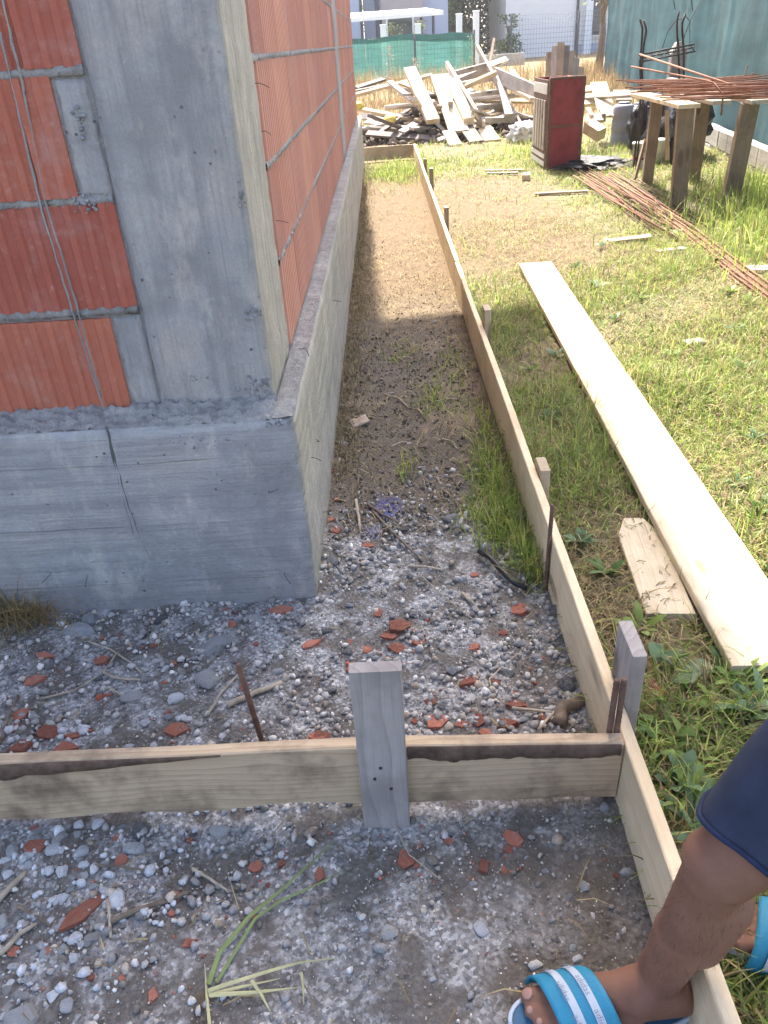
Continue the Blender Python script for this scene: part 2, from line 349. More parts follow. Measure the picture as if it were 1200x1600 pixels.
def ground_mat():
    t = NT('ground'); co = t.coord('Position'); sep = t.n('ShaderNodeSeparateXYZ'); t.l(co, sep.inputs[0])
    x, y = sep.outputs['X'], sep.outputs['Y']
    nb = t.noise(co, 2.2, 5, .65); nm = t.noise(co, 9, 5, .65); nf = t.noise(co, 70, 4, .7); nff = t.noise(co, 260, 3, .7)
    # gravelly crushed-stone fill
    gv = t.voro(co, 150, out=1); gcol = t.n('ShaderNodeSeparateColor'); t.l(gv, gcol.inputs[0])
    grav = t.ramp(gcol.outputs[0], [(.0, (.16, .156, .15)), (.45, (.29, .282, .27)), (.8, (.40, .39, .375)), (1., (.60, .59, .57))])
    grav = t.mix(t.rng(nm, .42, .58, 0, .85), grav, (.11, .094, .076))
    grav = t.mix(t.rng(nf, .55, .75, 0, .5), grav, (.12, .113, .105))
    dark = t.ramp(nf, [(.3, (.07, .057, .043)), (.5, (.13, .108, .083)), (.75, (.20, .168, .13))])
    tan = t.ramp(nf, [(.25, (.105, .07, .04)), (.5, (.165, .115, .068)), (.8, (.23, .17, .105))])
    straw = t.ramp(t.noise(t.coord('Position', (60, 18, 1)), 1, 4, .7), [(.3, (.15, .12, .07)), (.55, (.27, .225, .135)), (.8, (.40, .34, .21))])
    green = t.ramp(nf, [(.3, (.07, .085, .03)), (.7, (.16, .18, .065))])
    yw = t.math('ADD', y, t.math('MULTIPLY', t.math('SUBTRACT', nb, .5), 1.0)); xw = t.math('ADD', x, t.math('MULTIPLY', t.math('SUBTRACT', nm, .5), .1))
    c = t.mix(t.rng(yw, .05, .5), grav, dark)                        # gravel -> soil along the strip
    c = t.mix(t.math('MULTIPLY', t.rng(yw, .3, .8), t.rng(nb, .47, .62, 0, .75)), c, (.235, .19, .135))
    c = t.mix(t.rng(yw, 1.9, 3.2), c, tan)
    wet = t.math('MULTIPLY', t.rng(t.math('ADD', x, t.math('MULTIPLY', nb, .5)), .55, .85), t.math('MULTIPLY', t.rng(yw, -.7, -.95), t.rng(yw, -1.75, -1.35)))
    c = t.mix(t.math('MULTIPLY', wet, .7), c, dark)
    lawn = t.mix(t.rng(nb, .42, .6), straw, green); lawn = t.mix(t.rng(nm, .3, .6, .6, 0), lawn, dark)
    c = t.mix(t.rng(xw, .70, .78), c, lawn)
    # trodden path behind the side board
    px = t.math('MULTIPLY', t.rng(xw, .74, .8), t.rng(t.math('ADD', x, t.math('MULTIPLY', nb, .9)), 2.6, 2.1, 0, 1))
    pt = t.math('MULTIPLY', px, t.math('MULTIPLY', t.rng(yw, 2.6, 3.6), t.rng(yw, 7.2, 8.4, 1, 0)))
    c = t.mix(t.math('MULTIPLY', pt, .85), c, tan)
    c = t.mix(t.rng(y, 9.5, 13), c, t.mix(t.rng(nb, .45, .6), (.30, .22, .12), (.20, .17, .08)))
    # blue marking-spray spots on the soil
    def spot(cx, cy, r):
        dx = t.math('SUBTRACT', x, cx); dy = t.math('SUBTRACT', y, cy)
        d = t.math('SQRT', t.math('ADD', t.math('MULTIPLY', dx, dx), t.math('MULTIPLY', t.math('MULTIPLY', dy, dy), .45)))
        return t.math('MULTIPLY', t.rng(t.math('ADD', d, t.math('MULTIPLY', t.math('SUBTRACT', nf, .5), .09)), r * .2, r, 1, 0), t.rng(nff, .38, .58))
    b1 = gz(606, 795); b2 = gz(580, 832)
    c = t.mix(t.math('MULTIPLY', spot(b1.x, b1.y, .075), .85), c, (.06, .09, .42)); c = t.mix(t.math('MULTIPLY', spot(b2.x, b2.y, .04), .6), c, (.10, .14, .42))
    t.base(c); t.rough(.95)
    h = t.math('ADD', t.math('MULTIPLY', nf, .7), t.math('ADD', t.math('MULTIPLY', nff, .35), t.math('MULTIPLY', t.voro(co, 110), .5)))
    t.bump(h, .9, .008); return t.m
M['ground'] = ground_mat()

# ------------------------------------------------------------------ ground sheet
def graded(lo, hi, flo, fhi, step, growth=1.18):
    mid = list(np.arange(flo, fhi, step)); up, s, v = [], step, fhi
    while v < hi: up.append(v); s *= growth; v += s
    up.append(hi); dn, s, v = [], step, flo
    while True:
        s *= growth; v -= s
        if v <= lo: break
        dn.append(v)
    return np.array([lo] + dn[::-1] + mid + up)
xs = graded(-500, 500, -1.0, 2.0, .022); ys = graded(-300, 900, -1.6, 2.6, .024)
GX, GY = np.meshgrid(xs, ys)
GZ = gh(GX, GY)
jit = RNG.normal(0, .0028, GX.shape) * ((GX > -1.3) & (GX < 2.4) & (GY < 4))
GZ = GZ + jit
nx, ny = len(xs), len(ys); idx = np.arange(nx * ny).reshape(ny, nx)
GF = np.stack([idx[:-1, :-1], idx[:-1, 1:], idx[1:, 1:], idx[1:, :-1]], -1).reshape(-1, 4)
tag(link('ground', np_mesh('ground', np.stack([GX, GY, GZ], -1).reshape(-1, 3), GF, smooth=True), None, M['ground']), kind='structure')

# ------------------------------------------------------------------ the house under construction
ZP = .565; PR = .057; PF = .093; YE = 9.15
ZR = [ZP, .823, 1.073, 1.323, 1.573, 1.823, 2.073]       # course levels
house = tag(empty('brick_house', (0, 0, 0)), 'unplastered red block house on a grey concrete plinth, left of the boards', 'house')

def rough_sheet(name, O, U, Vv, N, nu, nv, amp, mat, parent, edge=0., sc=6., seed=0.):
    """a slab face with relief: O + u*U + v*V, pushed along N"""
    V, F = [], []
    for j in range(nv + 1):
        for i in range(nu + 1):
            u, v = i / nu, j / nv; p = O + U * u + Vv * v
            d = noise.fractal(p * sc + Vector((seed, 0, 0)), .8, 2.1, 4) * amp
            e = min(u, 1 - u, v, 1 - v)
            V.append(p + N * d)
    for j in range(nv):
        for i in range(nu): a = j * (nu + 1) + i; F.append((a, a + 1, a + nu + 2, a + nu + 1))
    return link(name, py_mesh(name, V, F, True), parent, mat)

def rough_block(name, lo, hi, div, amp, mat, parent, rough_edge=.006, mats=None, sc=9.):
    """box split into small quads, faces and arrises uneven"""
    bm = bmesh.new(); lo, hi = Vector(lo), Vector(hi)
    key = {}
    def vert(p):
        k = (round(p.x, 4), round(p.y, 4), round(p.z, 4))
        if k not in key: key[k] = bm.verts.new(p)
        return key[k]
    ax = [np.unique(np.round(d, 5)) for d in div]
    for a in range(3):
        b, c = (a + 1) % 3, (a + 2) % 3
        for side, val in ((0, lo[a]), (1, hi[a])):
            for i in range(len(ax[b]) - 1):
                for j in range(len(ax[c]) - 1):
                    q = []
                    for (s, t_) in ((0, 0), (1, 0), (1, 1), (0, 1)):
                        p = Vector(); p[a] = val; p[b] = ax[b][i + s]; p[c] = ax[c][j + t_]; q.append(vert(p))
                    if not side: q.reverse()
                    f = bm.faces.new(q); f.smooth = True
                    if mats: f.material_index = mats(a, side)
    cen = (lo + hi) / 2; half = (hi - lo) / 2
    for v in bm.verts:
        p = v.co.copy()
        n = [noise.fractal(p * sc + Vector((31 * k, 7, 3)), .9, 2.1, 4) for k in range(3)]
        nf_ = sum(1 for k in range(3) if abs(abs(p[k] - cen[k]) - half[k]) < 1e-4)
        for k in range(3):
            if abs(abs(p[k] - cen[k]) - half[k]) < 1e-4:
                s = 1 if p[k] > cen[k] else -1
                v.co[k] -= s * (abs(n[k]) * amp + (rough_edge * (.35 + abs(n[(k + 1) % 3])) if nf_ > 1 else 0))
    me = bm_mesh(name, bm); return link(name, me, parent, mat)

def dv(lo, hi, step, fine=None):
    a = list(np.linspace(lo, hi, max(2, int(abs(hi - lo) / step) + 1)))
    return np.array(sorted(a + (fine or [])))
# plinth: front and side faces carry different shuttering prints; side colour includes bounce light
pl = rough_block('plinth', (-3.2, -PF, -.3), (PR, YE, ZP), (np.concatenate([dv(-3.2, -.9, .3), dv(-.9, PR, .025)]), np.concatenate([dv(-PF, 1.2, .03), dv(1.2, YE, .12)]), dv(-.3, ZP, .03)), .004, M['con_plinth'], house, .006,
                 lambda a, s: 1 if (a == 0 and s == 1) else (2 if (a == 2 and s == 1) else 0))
pl.data.materials.append(M['con_side_bounce']); pl.data.materials.append(M['mortar'])
# corner column, with its recessed fill pieces between the toothed brick ends
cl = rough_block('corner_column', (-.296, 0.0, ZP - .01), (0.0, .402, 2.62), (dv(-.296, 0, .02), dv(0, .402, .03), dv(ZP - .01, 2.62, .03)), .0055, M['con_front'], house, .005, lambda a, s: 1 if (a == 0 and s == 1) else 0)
cl.data.materials.append(M['con_colside_bounce'])
wall = empty('wall', (0, 0, 0)); wall.parent = house
core = box('mortar', (-3.15, .0105, ZP - .02), (-.29, .30, 2.62), M['mortar'], wall)
core2 = box('mortar', (-.25, .398, ZP - .02), (-.02, YE - .01, 2.62), M['mortar'], wall)

def ribbed_brick(L, H, D, ribs, depth, sharp):
    """hollow clay block, ribs run upright on the outer face; local x along length, z up, face at y=0"""
    prof = []
    n = ribs
    for i in range(n):
        x0 = L * i / n; w = L / n
        if sharp: prof += [(x0 + w * .02, depth), (x0 + w * .46, depth * .9), (x0 + w * .50, 0), (x0 + w * .68, 0), (x0 + w * .72, depth * .45), (x0 + w * .78, depth * .45), (x0 + w * .80, 0), (x0 + w * .96, 0)]
        else: prof += [(x0 + w * .02, depth), (x0 + w * .14, 0), (x0 + w * .48, .0), (x0 + w * .6, depth * .8), (x0 + w * .9, depth * .9)]
    prof = [(0, depth + .001)] + prof + [(L, depth + .001)]
    V, F = [], []
    for z in (0, H):
        for (x, y) in prof: V.append((x, y, z))
    m = len(prof)
    for i in range(m - 1): F.append((i, i + 1, m + i + 1, m + i))
    b = len(V); V += [(0, D, 0), (L, D, 0), (L, D, H), (0, D, H)]
    F += [tuple(range(m - 1, -1, -1)) + (b, b + 1), tuple(range(m, 2 * m)) + (b + 2, b + 3), (0, m, b + 3, b), (m - 1, b + 1, b + 2, 2 * m - 1)]
    return py_mesh('brick', V, F)
BL = .375
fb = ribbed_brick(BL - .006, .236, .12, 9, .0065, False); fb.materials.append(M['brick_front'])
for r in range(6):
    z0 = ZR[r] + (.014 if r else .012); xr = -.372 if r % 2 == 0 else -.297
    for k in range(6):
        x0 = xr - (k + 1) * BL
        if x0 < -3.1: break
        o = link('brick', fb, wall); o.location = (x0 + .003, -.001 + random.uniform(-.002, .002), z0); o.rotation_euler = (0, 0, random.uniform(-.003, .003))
    if r % 2 == 0:      # cast fill in the tooth
        rough_block('tooth_fill', (-.372, .004, ZR[r] + .006), (-.294, .2, ZR[r + 1] - .004), (dv(-.372, -.294, .013), dv(.004, .2, .05), dv(ZR[r] + .006, ZR[r + 1] - .004, .018)), .006, M['con_front'], wall, .006)
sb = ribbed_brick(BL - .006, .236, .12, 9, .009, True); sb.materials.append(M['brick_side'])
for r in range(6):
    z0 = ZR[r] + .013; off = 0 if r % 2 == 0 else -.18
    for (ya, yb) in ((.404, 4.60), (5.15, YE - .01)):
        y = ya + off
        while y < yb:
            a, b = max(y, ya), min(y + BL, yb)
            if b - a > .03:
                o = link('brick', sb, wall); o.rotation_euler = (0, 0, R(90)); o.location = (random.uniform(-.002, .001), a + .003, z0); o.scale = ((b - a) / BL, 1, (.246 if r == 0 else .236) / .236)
            y += BL
def joint(lo, hi, n, axis, seed):
    """ragged mortar joint pressed out between two courses"""
    V, F = [], []; lo, hi = Vector(lo), Vector(hi)
    for i in range(n + 1):
        p = lo.lerp(hi, i / n)
        for k, (d, z) in enumerate(((.014, -.0095), (.002, -.009), (.0003, .0), (.002, .009), (.014, .0095))):
            j = noise.fractal(Vector((p.x * 40, p.y * 40, p.z * 50 + k * 3.1)), .8, 2.1, 4) * .0075
            zz_ = z * max(.3, 1.1 + 75 * j)
            V.append((p.x, p.y + d + j, p.z + zz_) if axis == 'y' else (p.x - d - j, p.y, p.z + zz_))
    for i in range(n):
        for k in range(4): F.append((i * 5 + k, i * 5 + k + 1, (i + 1) * 5 + k + 1, (i + 1) * 5 + k) if axis == 'y' else (i * 5 + k, (i + 1) * 5 + k, (i + 1) * 5 + k + 1, i * 5 + k + 1))
    link('mortar_joint', py_mesh('mortar_joint', V, F, True), wall, M['mortar'])
for r in range(1, 6):
    joint((-1.2, .002, ZR[r] + .007), (-.30, .002, ZR[r] + .007), 160, 'y', r)
    joint((.0, .394, ZR[r] + .006), (.0, 4.6, ZR[r] + .006), 420, 'x', r); joint((.0, 5.15, ZR[r] + .006), (.0, YE - .02, ZR[r] + .006), 160, 'x', r)
rough_block('wall_column', (-.25, 4.60, ZP), (.004, 5.15, 2.62), (dv(-.25, .004, .08), dv(4.60, 5.15, .06), dv(ZP, 2.62, .06)), .004, M['con_front'], house, .006)
# upper storeys and roof (above the picture; they throw the shade)
HT = 9.42
box('floor_slab', (-3.2, -.03, 2.62), (.03, YE + .03, 2.87), M['con_front'], house)
box('upper_wall', (-3.15, 0.0, 2.87), (0.0, YE - .005, HT - .1), M['brick_side'], house)
box('floor_slab', (-3.2, -.03, 5.6), (.03, YE + .03, 5.85), M['con_front'], house)
SHX = 1.135; SHY = 2.46
sh = HT / math.tan(R(SUN_EL))
RX = SHX - sh * math.sin(R(-SUN_AZ)); RY = SHY + sh * math.cos(R(SUN_AZ))
box('roof', (-3.6, -.7, HT), (RX, RY, HT + .22), M['con_front'], house)
# mortar bed on the two ledges, crumbly
def crumbly(name, x0, x1, y0, y1, z, amp, step, mat, parent, slope=(0, 0)):
    nu, nv = max(2, int((x1 - x0) / step[0])), max(2, int((y1 - y0) / step[1])); V, F = [], []
    for j in range(nv + 1):
        for i in range(nu + 1):
            x, y = x0 + (x1 - x0) * i / nu, y0 + (y1 - y0) * j / nv
            n = noise.fractal(Vector((x * 45, y * 45, z * 9)), .8, 2.1, 5); n2 = noise.noise(Vector((x * 9, y * 9, 5)))
            V.append((x, y, z + n * amp + n2 * amp * .6 + slope[0] * (x - x0) / (x1 - x0) + slope[1] * (y - y0) / (y1 - y0)))
    for j in range(nv):
        for i in range(nu): a = j * (nu + 1) + i; F.append((a, a + 1, a + nu + 2, a + nu + 1))
    return link(name, py_mesh(name, V, F, True), parent, mat)
crumbly('mortar_bed', -1.1, .004, -.089, .006, ZP - .006, .013, (.006, .005), M['mortar'], house, (0, .030))
crumbly('mortar_bed', .0, .052, -.085, 2.2, ZP + .002, .005, (.006, .012), M['mortar'], house, (-.0, 0))
crumbly('mortar_bed', .0, .052, 2.2, YE, ZP + .002, .005, (.012, .04), M['mortar'], house, (-.0, 0))
# cement runs down the front
for pts in ([(4, 0), (35, 130), (70, 310), (118, 470), (165, 640)], [(0, 50), (30, 180), (66, 330), (112, 480), (150, 600), (166, 645)]):
    P = [at(a, b, 0) for a, b in pts]; Q = []
    for i in range(len(P) - 1):
        for s in range(8):
            q = P[i].lerp(P[i + 1], s / 8); q.x += .0025 * noise.noise(q * 30); Q.append(q + Vector((0, -.001, 0)))
    tube('cement_run', Q, [.0026 + .0012 * noise.noise(q * 25) for q in Q], M['mortar'], house, 6)
def stain_mat():
    t = NT('damp_run'); t.base((.115, .118, .105)); t.rough(.8); return t.m
M['damp'] = stain_mat()
for pts, w in (([(166, 668), (180, 720), (200, 790), (222, 850), (243, 885), (260, 915)], .0032), ([(166, 668), (176, 715), (194, 790), (212, 850)], .0028), ([(275, 700), (300, 820), (318, 915)], .0016),
               ([(437, 690), (452, 780), (463, 860), (470, 920)], .0014), ([(428, 690), (446, 770), (460, 880)], .0013), ([(449, 690), (462, 790), (478, 900)], .0012)):
    P = [at(a, b, -PF) for a, b in pts]; Q = []
    for i in range(len(P) - 1):
        for s in range(9):
            q = P[i].lerp(P[i + 1], s / 9); q.x += .004 * noise.noise(q * 22); q.y = -PF + .0035; Q.append(q)
    tube('damp_run', Q, [w * (1 + .5 * noise.noise(q * 20)) for q in Q], M['damp'], house, 5)
# tie wires sticking out of the concrete
def wire(p, n, parent=house, s=.02):
    a = Vector(p); pts = [a - n * .01, a + n * .008]; d = Vector((random.uniform(-.6, .6), random.uniform(-.3, .6), random.uniform(-1, .4))).normalized()
    pts += [a + n * .014 + d * s * .5, a + n * .016 + d * s]
    tube('tie_wire', pts, .0009, M['steel_dark'], parent, 5)
for a, b in ((486, 715), (495, 690), (505, 800), (500, 850), (472, 545), (520, 470)): wire(atx(a, b, PR), Vector((1, 0, 0)), s=.022)
for a, b in ((420, 768), (445, 895), (80, 895), (137, 900)): wire(at(a, b, -PF), Vector((0, -1, 0)), s=.03)
for a, b in ((400, 130), (410, 205), (432, 345)): wire(atx(a, b, 0), Vector((1, 0, 0)), s=.02)

# ------------------------------------------------------------------ stones (shared shapes)
def stone_shape(seed, sub=2, flat=.65, cuts=5):
    rnd = random.Random(seed); bm = bmesh.new(); bmesh.ops.create_icosphere(bm, subdivisions=sub, radius=1)
    pl_ = [(Vector((rnd.gauss(0, 1), rnd.gauss(0, 1), rnd.gauss(0, 1))).normalized(), rnd.uniform(.45, .8)) for _ in range(cuts)]
    for v in bm.verts:
        p = v.co.copy()
        for n, d in pl_:
            k = p.dot(n) - d
            if k > 0: p -= n * k * .92
        p *= 1 + .12 * noise.fractal(p * 2.2 + Vector((seed * 3.1, 0, 0)), .8, 2, 3)
        v.co = Vector((p.x, p.y * rnd.uniform(.98, 1.02), p.z * flat))
    return bm
STONES = [bm_mesh('stone', stone_shape(i, 2, random.uniform(.6, .95), random.choice((7, 9, 12)))) for i in range(12)]
def stone_variant(i, mat):
    k = (i, mat)
    if k not in stone_variant.c:
        me = STONES[i].copy(); me.materials.append(M[mat]); stone_variant.c[k] = me
    return stone_variant.c[k]
stone_variant.c = {}
def zone(x, y):
    if x > .74: return 'in the grass right of the side board'
    if y < -.83: return 'in front of the near cross board'
    if y < -.1: return 'between the plinth and the near cross board'
    return 'on the soil strip along the house'
TONE = {'st_grey': 'grey', 'st_dark': 'dark grey', 'st_white': 'white', 'st_pale': 'pale'}
def put_stone(px, py, w, h=None, mat='st_grey', label=None, rz=None, shape=None, flat=1.):
    p = gz(px, py); s = psize(p, w) / 2; hh = psize(p, h or w * .7) / 2
    o = link('stone', stone_variant(shape if shape is not None else random.randrange(12), mat))
    zs = min(s, hh) * .85 * flat
    o.scale = (s, min(hh * 1.25, s * 1.1), zs); o.rotation_euler = (random.uniform(-.15, .15), random.uniform(-.15, .15), rz if rz is not None else random.uniform(-.4, .4))
    o.location = (p.x, p.y, ghf(p.x, p.y) + zs * .22)
    sz = 'small' if w < 16 else ('fist-sized' if w < 34 else 'large')
    tag(o, label or f'{sz} {TONE[mat]} stone lying {zone(p.x, p.y)}', 'stone', None if label else f'{sz} {TONE[mat]} stones {zone(p.x, p.y)}')
    return o
NAMED_STONES = [
    (122, 986, 56, 28, 'st_white', 'white angular flint beside the dry grass clump at the plinth', -.3), (141, 967, 32, 26, 'st_grey', 'grey block of stone against the plinth, right of the dry grass', 0),
    (338, 1015, 58, 40, 'st_grey', 'broad flat grey stone slab embedded behind the leaning rebar', .2), (325, 1064, 42, 40, 'st_pale', 'flat squarish pale stone slab left of the upright rusty rod', .3),
    (205, 1088, 36, 24, 'st_pale', 'oval pale stone left of the white lumps, in mid gravel', .5), (275, 1093, 26, 22, 'st_white', 'round white lump left of the flat squarish slab', 0),
    (254, 970, 24, 22, 'st_dark', 'dark grey stone set in bare soil below the plinth', .6), (210, 1327, 38, 28, 'st_white', 'white angular stone just below the near cross board, left part', 0),
    (88, 1331, 36, 20, 'st_white', 'long white stone beside a red brick chip at far left', .2), (187, 1408, 36, 34, 'st_white', 'large white stone at the end of the long brick shard', .4),
    (345, 1298, 40, 24, 'st_pale', 'pale broken stone under the near cross board, left of the stake', 0), (222, 1299, 44, 28, 'st_dark', 'large dark stone tucked under the near cross board', 0),
    (36, 1588, 62, 40, 'st_pale', 'big pale stone in the bottom left corner', .3), (610, 1461, 40, 28, 'st_pale', 'flat pale grey stone alone on the fine gravel', .3),
    (753, 1451, 28, 22, 'st_white', 'white chip of stone on fine gravel above the sandal', .5), (914, 1388, 22, 30, 'st_pale', 'upright pale stone near the side board, beside the crouching knee', 0),
    (945, 1268, 22, 24, 'st_grey', 'round grey stone in the corner of the two boards', 0), (790, 1054, 46, 20, 'st_grey', 'long blue-grey stone in the gravel left of the side board', -.3),
    (886, 1070, 34, 42, 'st_dark', 'dark grey stone leaning against the side board', 0), (520, 884, 26, 24, 'st_grey', 'blue-grey stone at the foot of the plinth corner', 0),
    (882, 958, 52, 34, 'st_dark', 'crumbly dark lump of soil and stone beside the side board', 0), (628, 829, 24, 18, 'st_dark', 'dark stone at the end of two crossed twigs', 0),
    (706, 812, 30, 20, 'st_grey', 'grey stone on the soil left of the grass tuft', .3), (707, 1050, 22, 18, 'st_grey', 'rounded grey stone right of the stake top', 0),
    (693, 985, 26, 16, 'st_pale', 'smooth oval stone among the brick chips', 0), (570, 1452, 12, 10, 'st_white', 'tiny white stone left of the flat pale stone on fine gravel', 0)]
for a in NAMED_STONES: put_stone(a[0], a[1], a[2], a[3], a[4], a[5], a[6])
WHITE = [(395, 967, 16), (373, 967, 14), (405, 974, 18), (215, 998, 12), (245, 1032, 15), (258, 1044, 13), (246, 1074, 13), (228, 1130, 17), (200, 1169, 22), (282, 1061, 12), (277, 1120, 14), (240, 1162, 14), (268, 1172, 12), (352, 1147, 9), (292, 1121, 15),
         (155, 1293, 18), (60, 1300, 14), (98, 1305, 14), (45, 1340, 20), (20, 1330, 22), (105, 1297, 12), (62, 1312, 18), (124, 1308, 14), (10, 1362, 18), (165, 1392, 16), (158, 1452, 16), (128, 1478, 16), (118, 1498, 18), (66, 1476, 14), (20, 1508, 16), (110, 1392, 12), (40, 1400, 12), (78, 1385, 12), (30, 1470, 12), (100, 1540, 13), (55, 1530, 14), (34, 1443, 12), (12, 1545, 16), (90, 1450, 12), (210, 1545, 11), (440, 1332, 12), (165, 1350, 14), (290, 1372, 12), (366, 1296, 12), (896, 1481, 12), (903, 1497, 15), (677, 1531, 10), (558, 1300, 10), (632, 1385, 8), (40, 1555, 14), (70, 1500, 12), (25, 1385, 10)]
WHITE += [(random.uniform(2, 150), random.uniform(1290, 1590), random.uniform(13, 24)) for _ in range(38)] + [(random.uniform(150, 430), random.uniform(950, 1160), random.uniform(9, 15)) for _ in range(18)]
for a in WHITE: put_stone(a[0], a[1], a[2] * 1.25, None, random.choice(('st_white', 'st_white', 'st_pale')))
GREY = [(95, 1030, 20), (50, 1005, 16), (110, 1015, 14), (80, 1040, 18), (160, 1068, 14), (180, 1038, 12), (270, 995, 14), (300, 975, 12), (285, 1005, 14), (155, 1060, 16), (432, 1052, 20), (468, 1058, 16), (395, 1050, 20), (487, 983, 18), (440, 985, 14), (465, 1000, 14), (420, 1030, 14), (260, 1120, 18), (350, 1160, 22), (310, 1130, 14), (390, 1118, 14), (480, 1100, 12), (410, 1140, 12), (520, 940, 14),
        (545, 950, 16), (560, 975, 18), (510, 985, 20), (540, 1022, 22), (530, 975, 12), (600, 945, 12), (650, 960, 22), (680, 950, 14), (670, 985, 12), (700, 965, 12), (715, 940, 12), (735, 930, 14), (745, 985, 18), (760, 960, 12), (730, 1005, 14), (770, 1015, 14), (820, 1010, 22), (850, 1000, 16), (838, 1030, 26), (808, 1005, 16), (700, 1090, 20), (735, 1095, 22), (762, 1090, 14), (690, 1105, 16), (720, 1112, 14), (780, 1115, 16), (850, 1095, 24), (820, 1130, 14), (740, 1085, 14), (530, 1135, 16), (515, 1125, 12), (500, 1105, 10), (665, 1140, 12), (700, 1150, 14), (770, 1040, 10), (590, 1060, 10),
        (530, 740, 12), (540, 800, 12), (525, 860, 18), (560, 870, 12), (600, 880, 18), (620, 875, 16), (655, 860, 18), (640, 885, 14), (670, 880, 12), (545, 655, 14), (535, 690, 16), (690, 790, 12), (720, 825, 14), (630, 905, 12), (575, 920, 12), (660, 915, 12), (700, 905, 14), (730, 900, 12),
        (255, 1290, 16), (300, 1300, 14), (130, 1345, 16), (190, 1295, 14), (70, 1420, 18), (240, 1350, 14), (265, 1330, 14), (330, 1340, 16), (300, 1350, 12), (370, 1330, 12), (410, 1320, 14), (470, 1310, 16), (520, 1290, 12), (600, 1310, 10), (680, 1290, 12), (705, 1300, 14), (720, 1290, 12), (740, 1305, 14), (760, 1290, 10), (780, 1340, 12), (860, 1320, 12), (850, 1360, 14), (830, 1400, 16), (890, 1405, 18), (930, 1440, 12), (960, 1460, 12), (870, 1470, 12), (820, 1340, 10), (900, 1340, 10), (740, 1380, 12), (690, 1400, 12), (530, 1345, 14), (540, 1420, 12), (470, 1470, 12), (430, 1500, 14), (350, 1480, 10), (560, 1520, 10), (640, 1510, 10), (720, 1480, 10), (735, 1575, 12), (860, 1440, 10), (940, 1500, 14), (950, 1540, 14), (180, 1500, 14), (250, 1440, 12), (390, 1500, 12), (780, 1430, 10)]
for a in GREY: put_stone(a[0] + random.uniform(-3, 3), a[1] + random.uniform(-3, 3), a[2], None, random.choice(('st_grey', 'st_grey', 'st_dark', 'st_pale')))

# ------------------------------------------------------------------ red clay block fragments
def frag_mesh(seed):
    rnd = random.Random(seed); n = rnd.choice((4, 5, 5, 6)); bm = bmesh.new(); top, bot = [], []
    ph = rnd.uniform(0, 6)
    for i in range(n):
        a = ph + 2 * math.pi * (i + rnd.uniform(-.25, .25)) / n; rr = rnd.uniform(.75, 1.1); x, y = math.cos(a) * rr, math.sin(a) * rr
        top.append(bm.verts.new((x, y, .5 + rnd.uniform(-.12, .12)))); bot.append(bm.verts.new((x * rnd.uniform(.8, 1.1), y * rnd.uniform(.8, 1.1), -.5)))
    bm.faces.new(top); bm.faces.new(bot[::-1])
    for i in range(n): bm.faces.new((top[i], bot[i], bot[(i + 1) % n], top[(i + 1) % n]))
    bmesh.ops.recalc_face_normals(bm, faces=bm.faces[:])
    bmesh.ops.bevel(bm, geom=bm.edges[:], offset=.02, segments=1, affect='EDGES')
    bmesh.ops.triangulate(bm, faces=[f for f in bm.faces if len(f.verts) > 4])
    me = bm_mesh('brick_fragment', bm); me.materials.append(M['frag']); return me
FRAGS = [frag_mesh(i) for i in range(14)]
def put_frag(px, py, w, h=None, label=None, rz=0., thick=None, lift=0.):
    p = gz(px, py); w *= 1.12; h = (h or w * .6) * 1.12; s = psize(p, w) / 2; hh = psize(p, h) / 2
    o = link('brick_fragment', FRAGS[random.randrange(14)])
    th = (thick or min(.018, max(.007, s * .6))) * .8; o.scale = (s, min(hh * 1.35, s * 1.3), th)
    o.rotation_euler = (random.uniform(-.25, .25), random.uniform(-.25, .25), rz + random.uniform(-.15, .15)); o.location = (p.x, p.y, ghf(p.x, p.y) + th * .12 + lift)
    sz = 'small' if w < 15 else 'hand-sized'
    tag(o, label or f'{sz} red clay piece {zone(p.x, p.y)}', 'brick fragment', None if label else f'{sz} red clay pieces {zone(p.x, p.y)}')
    return o
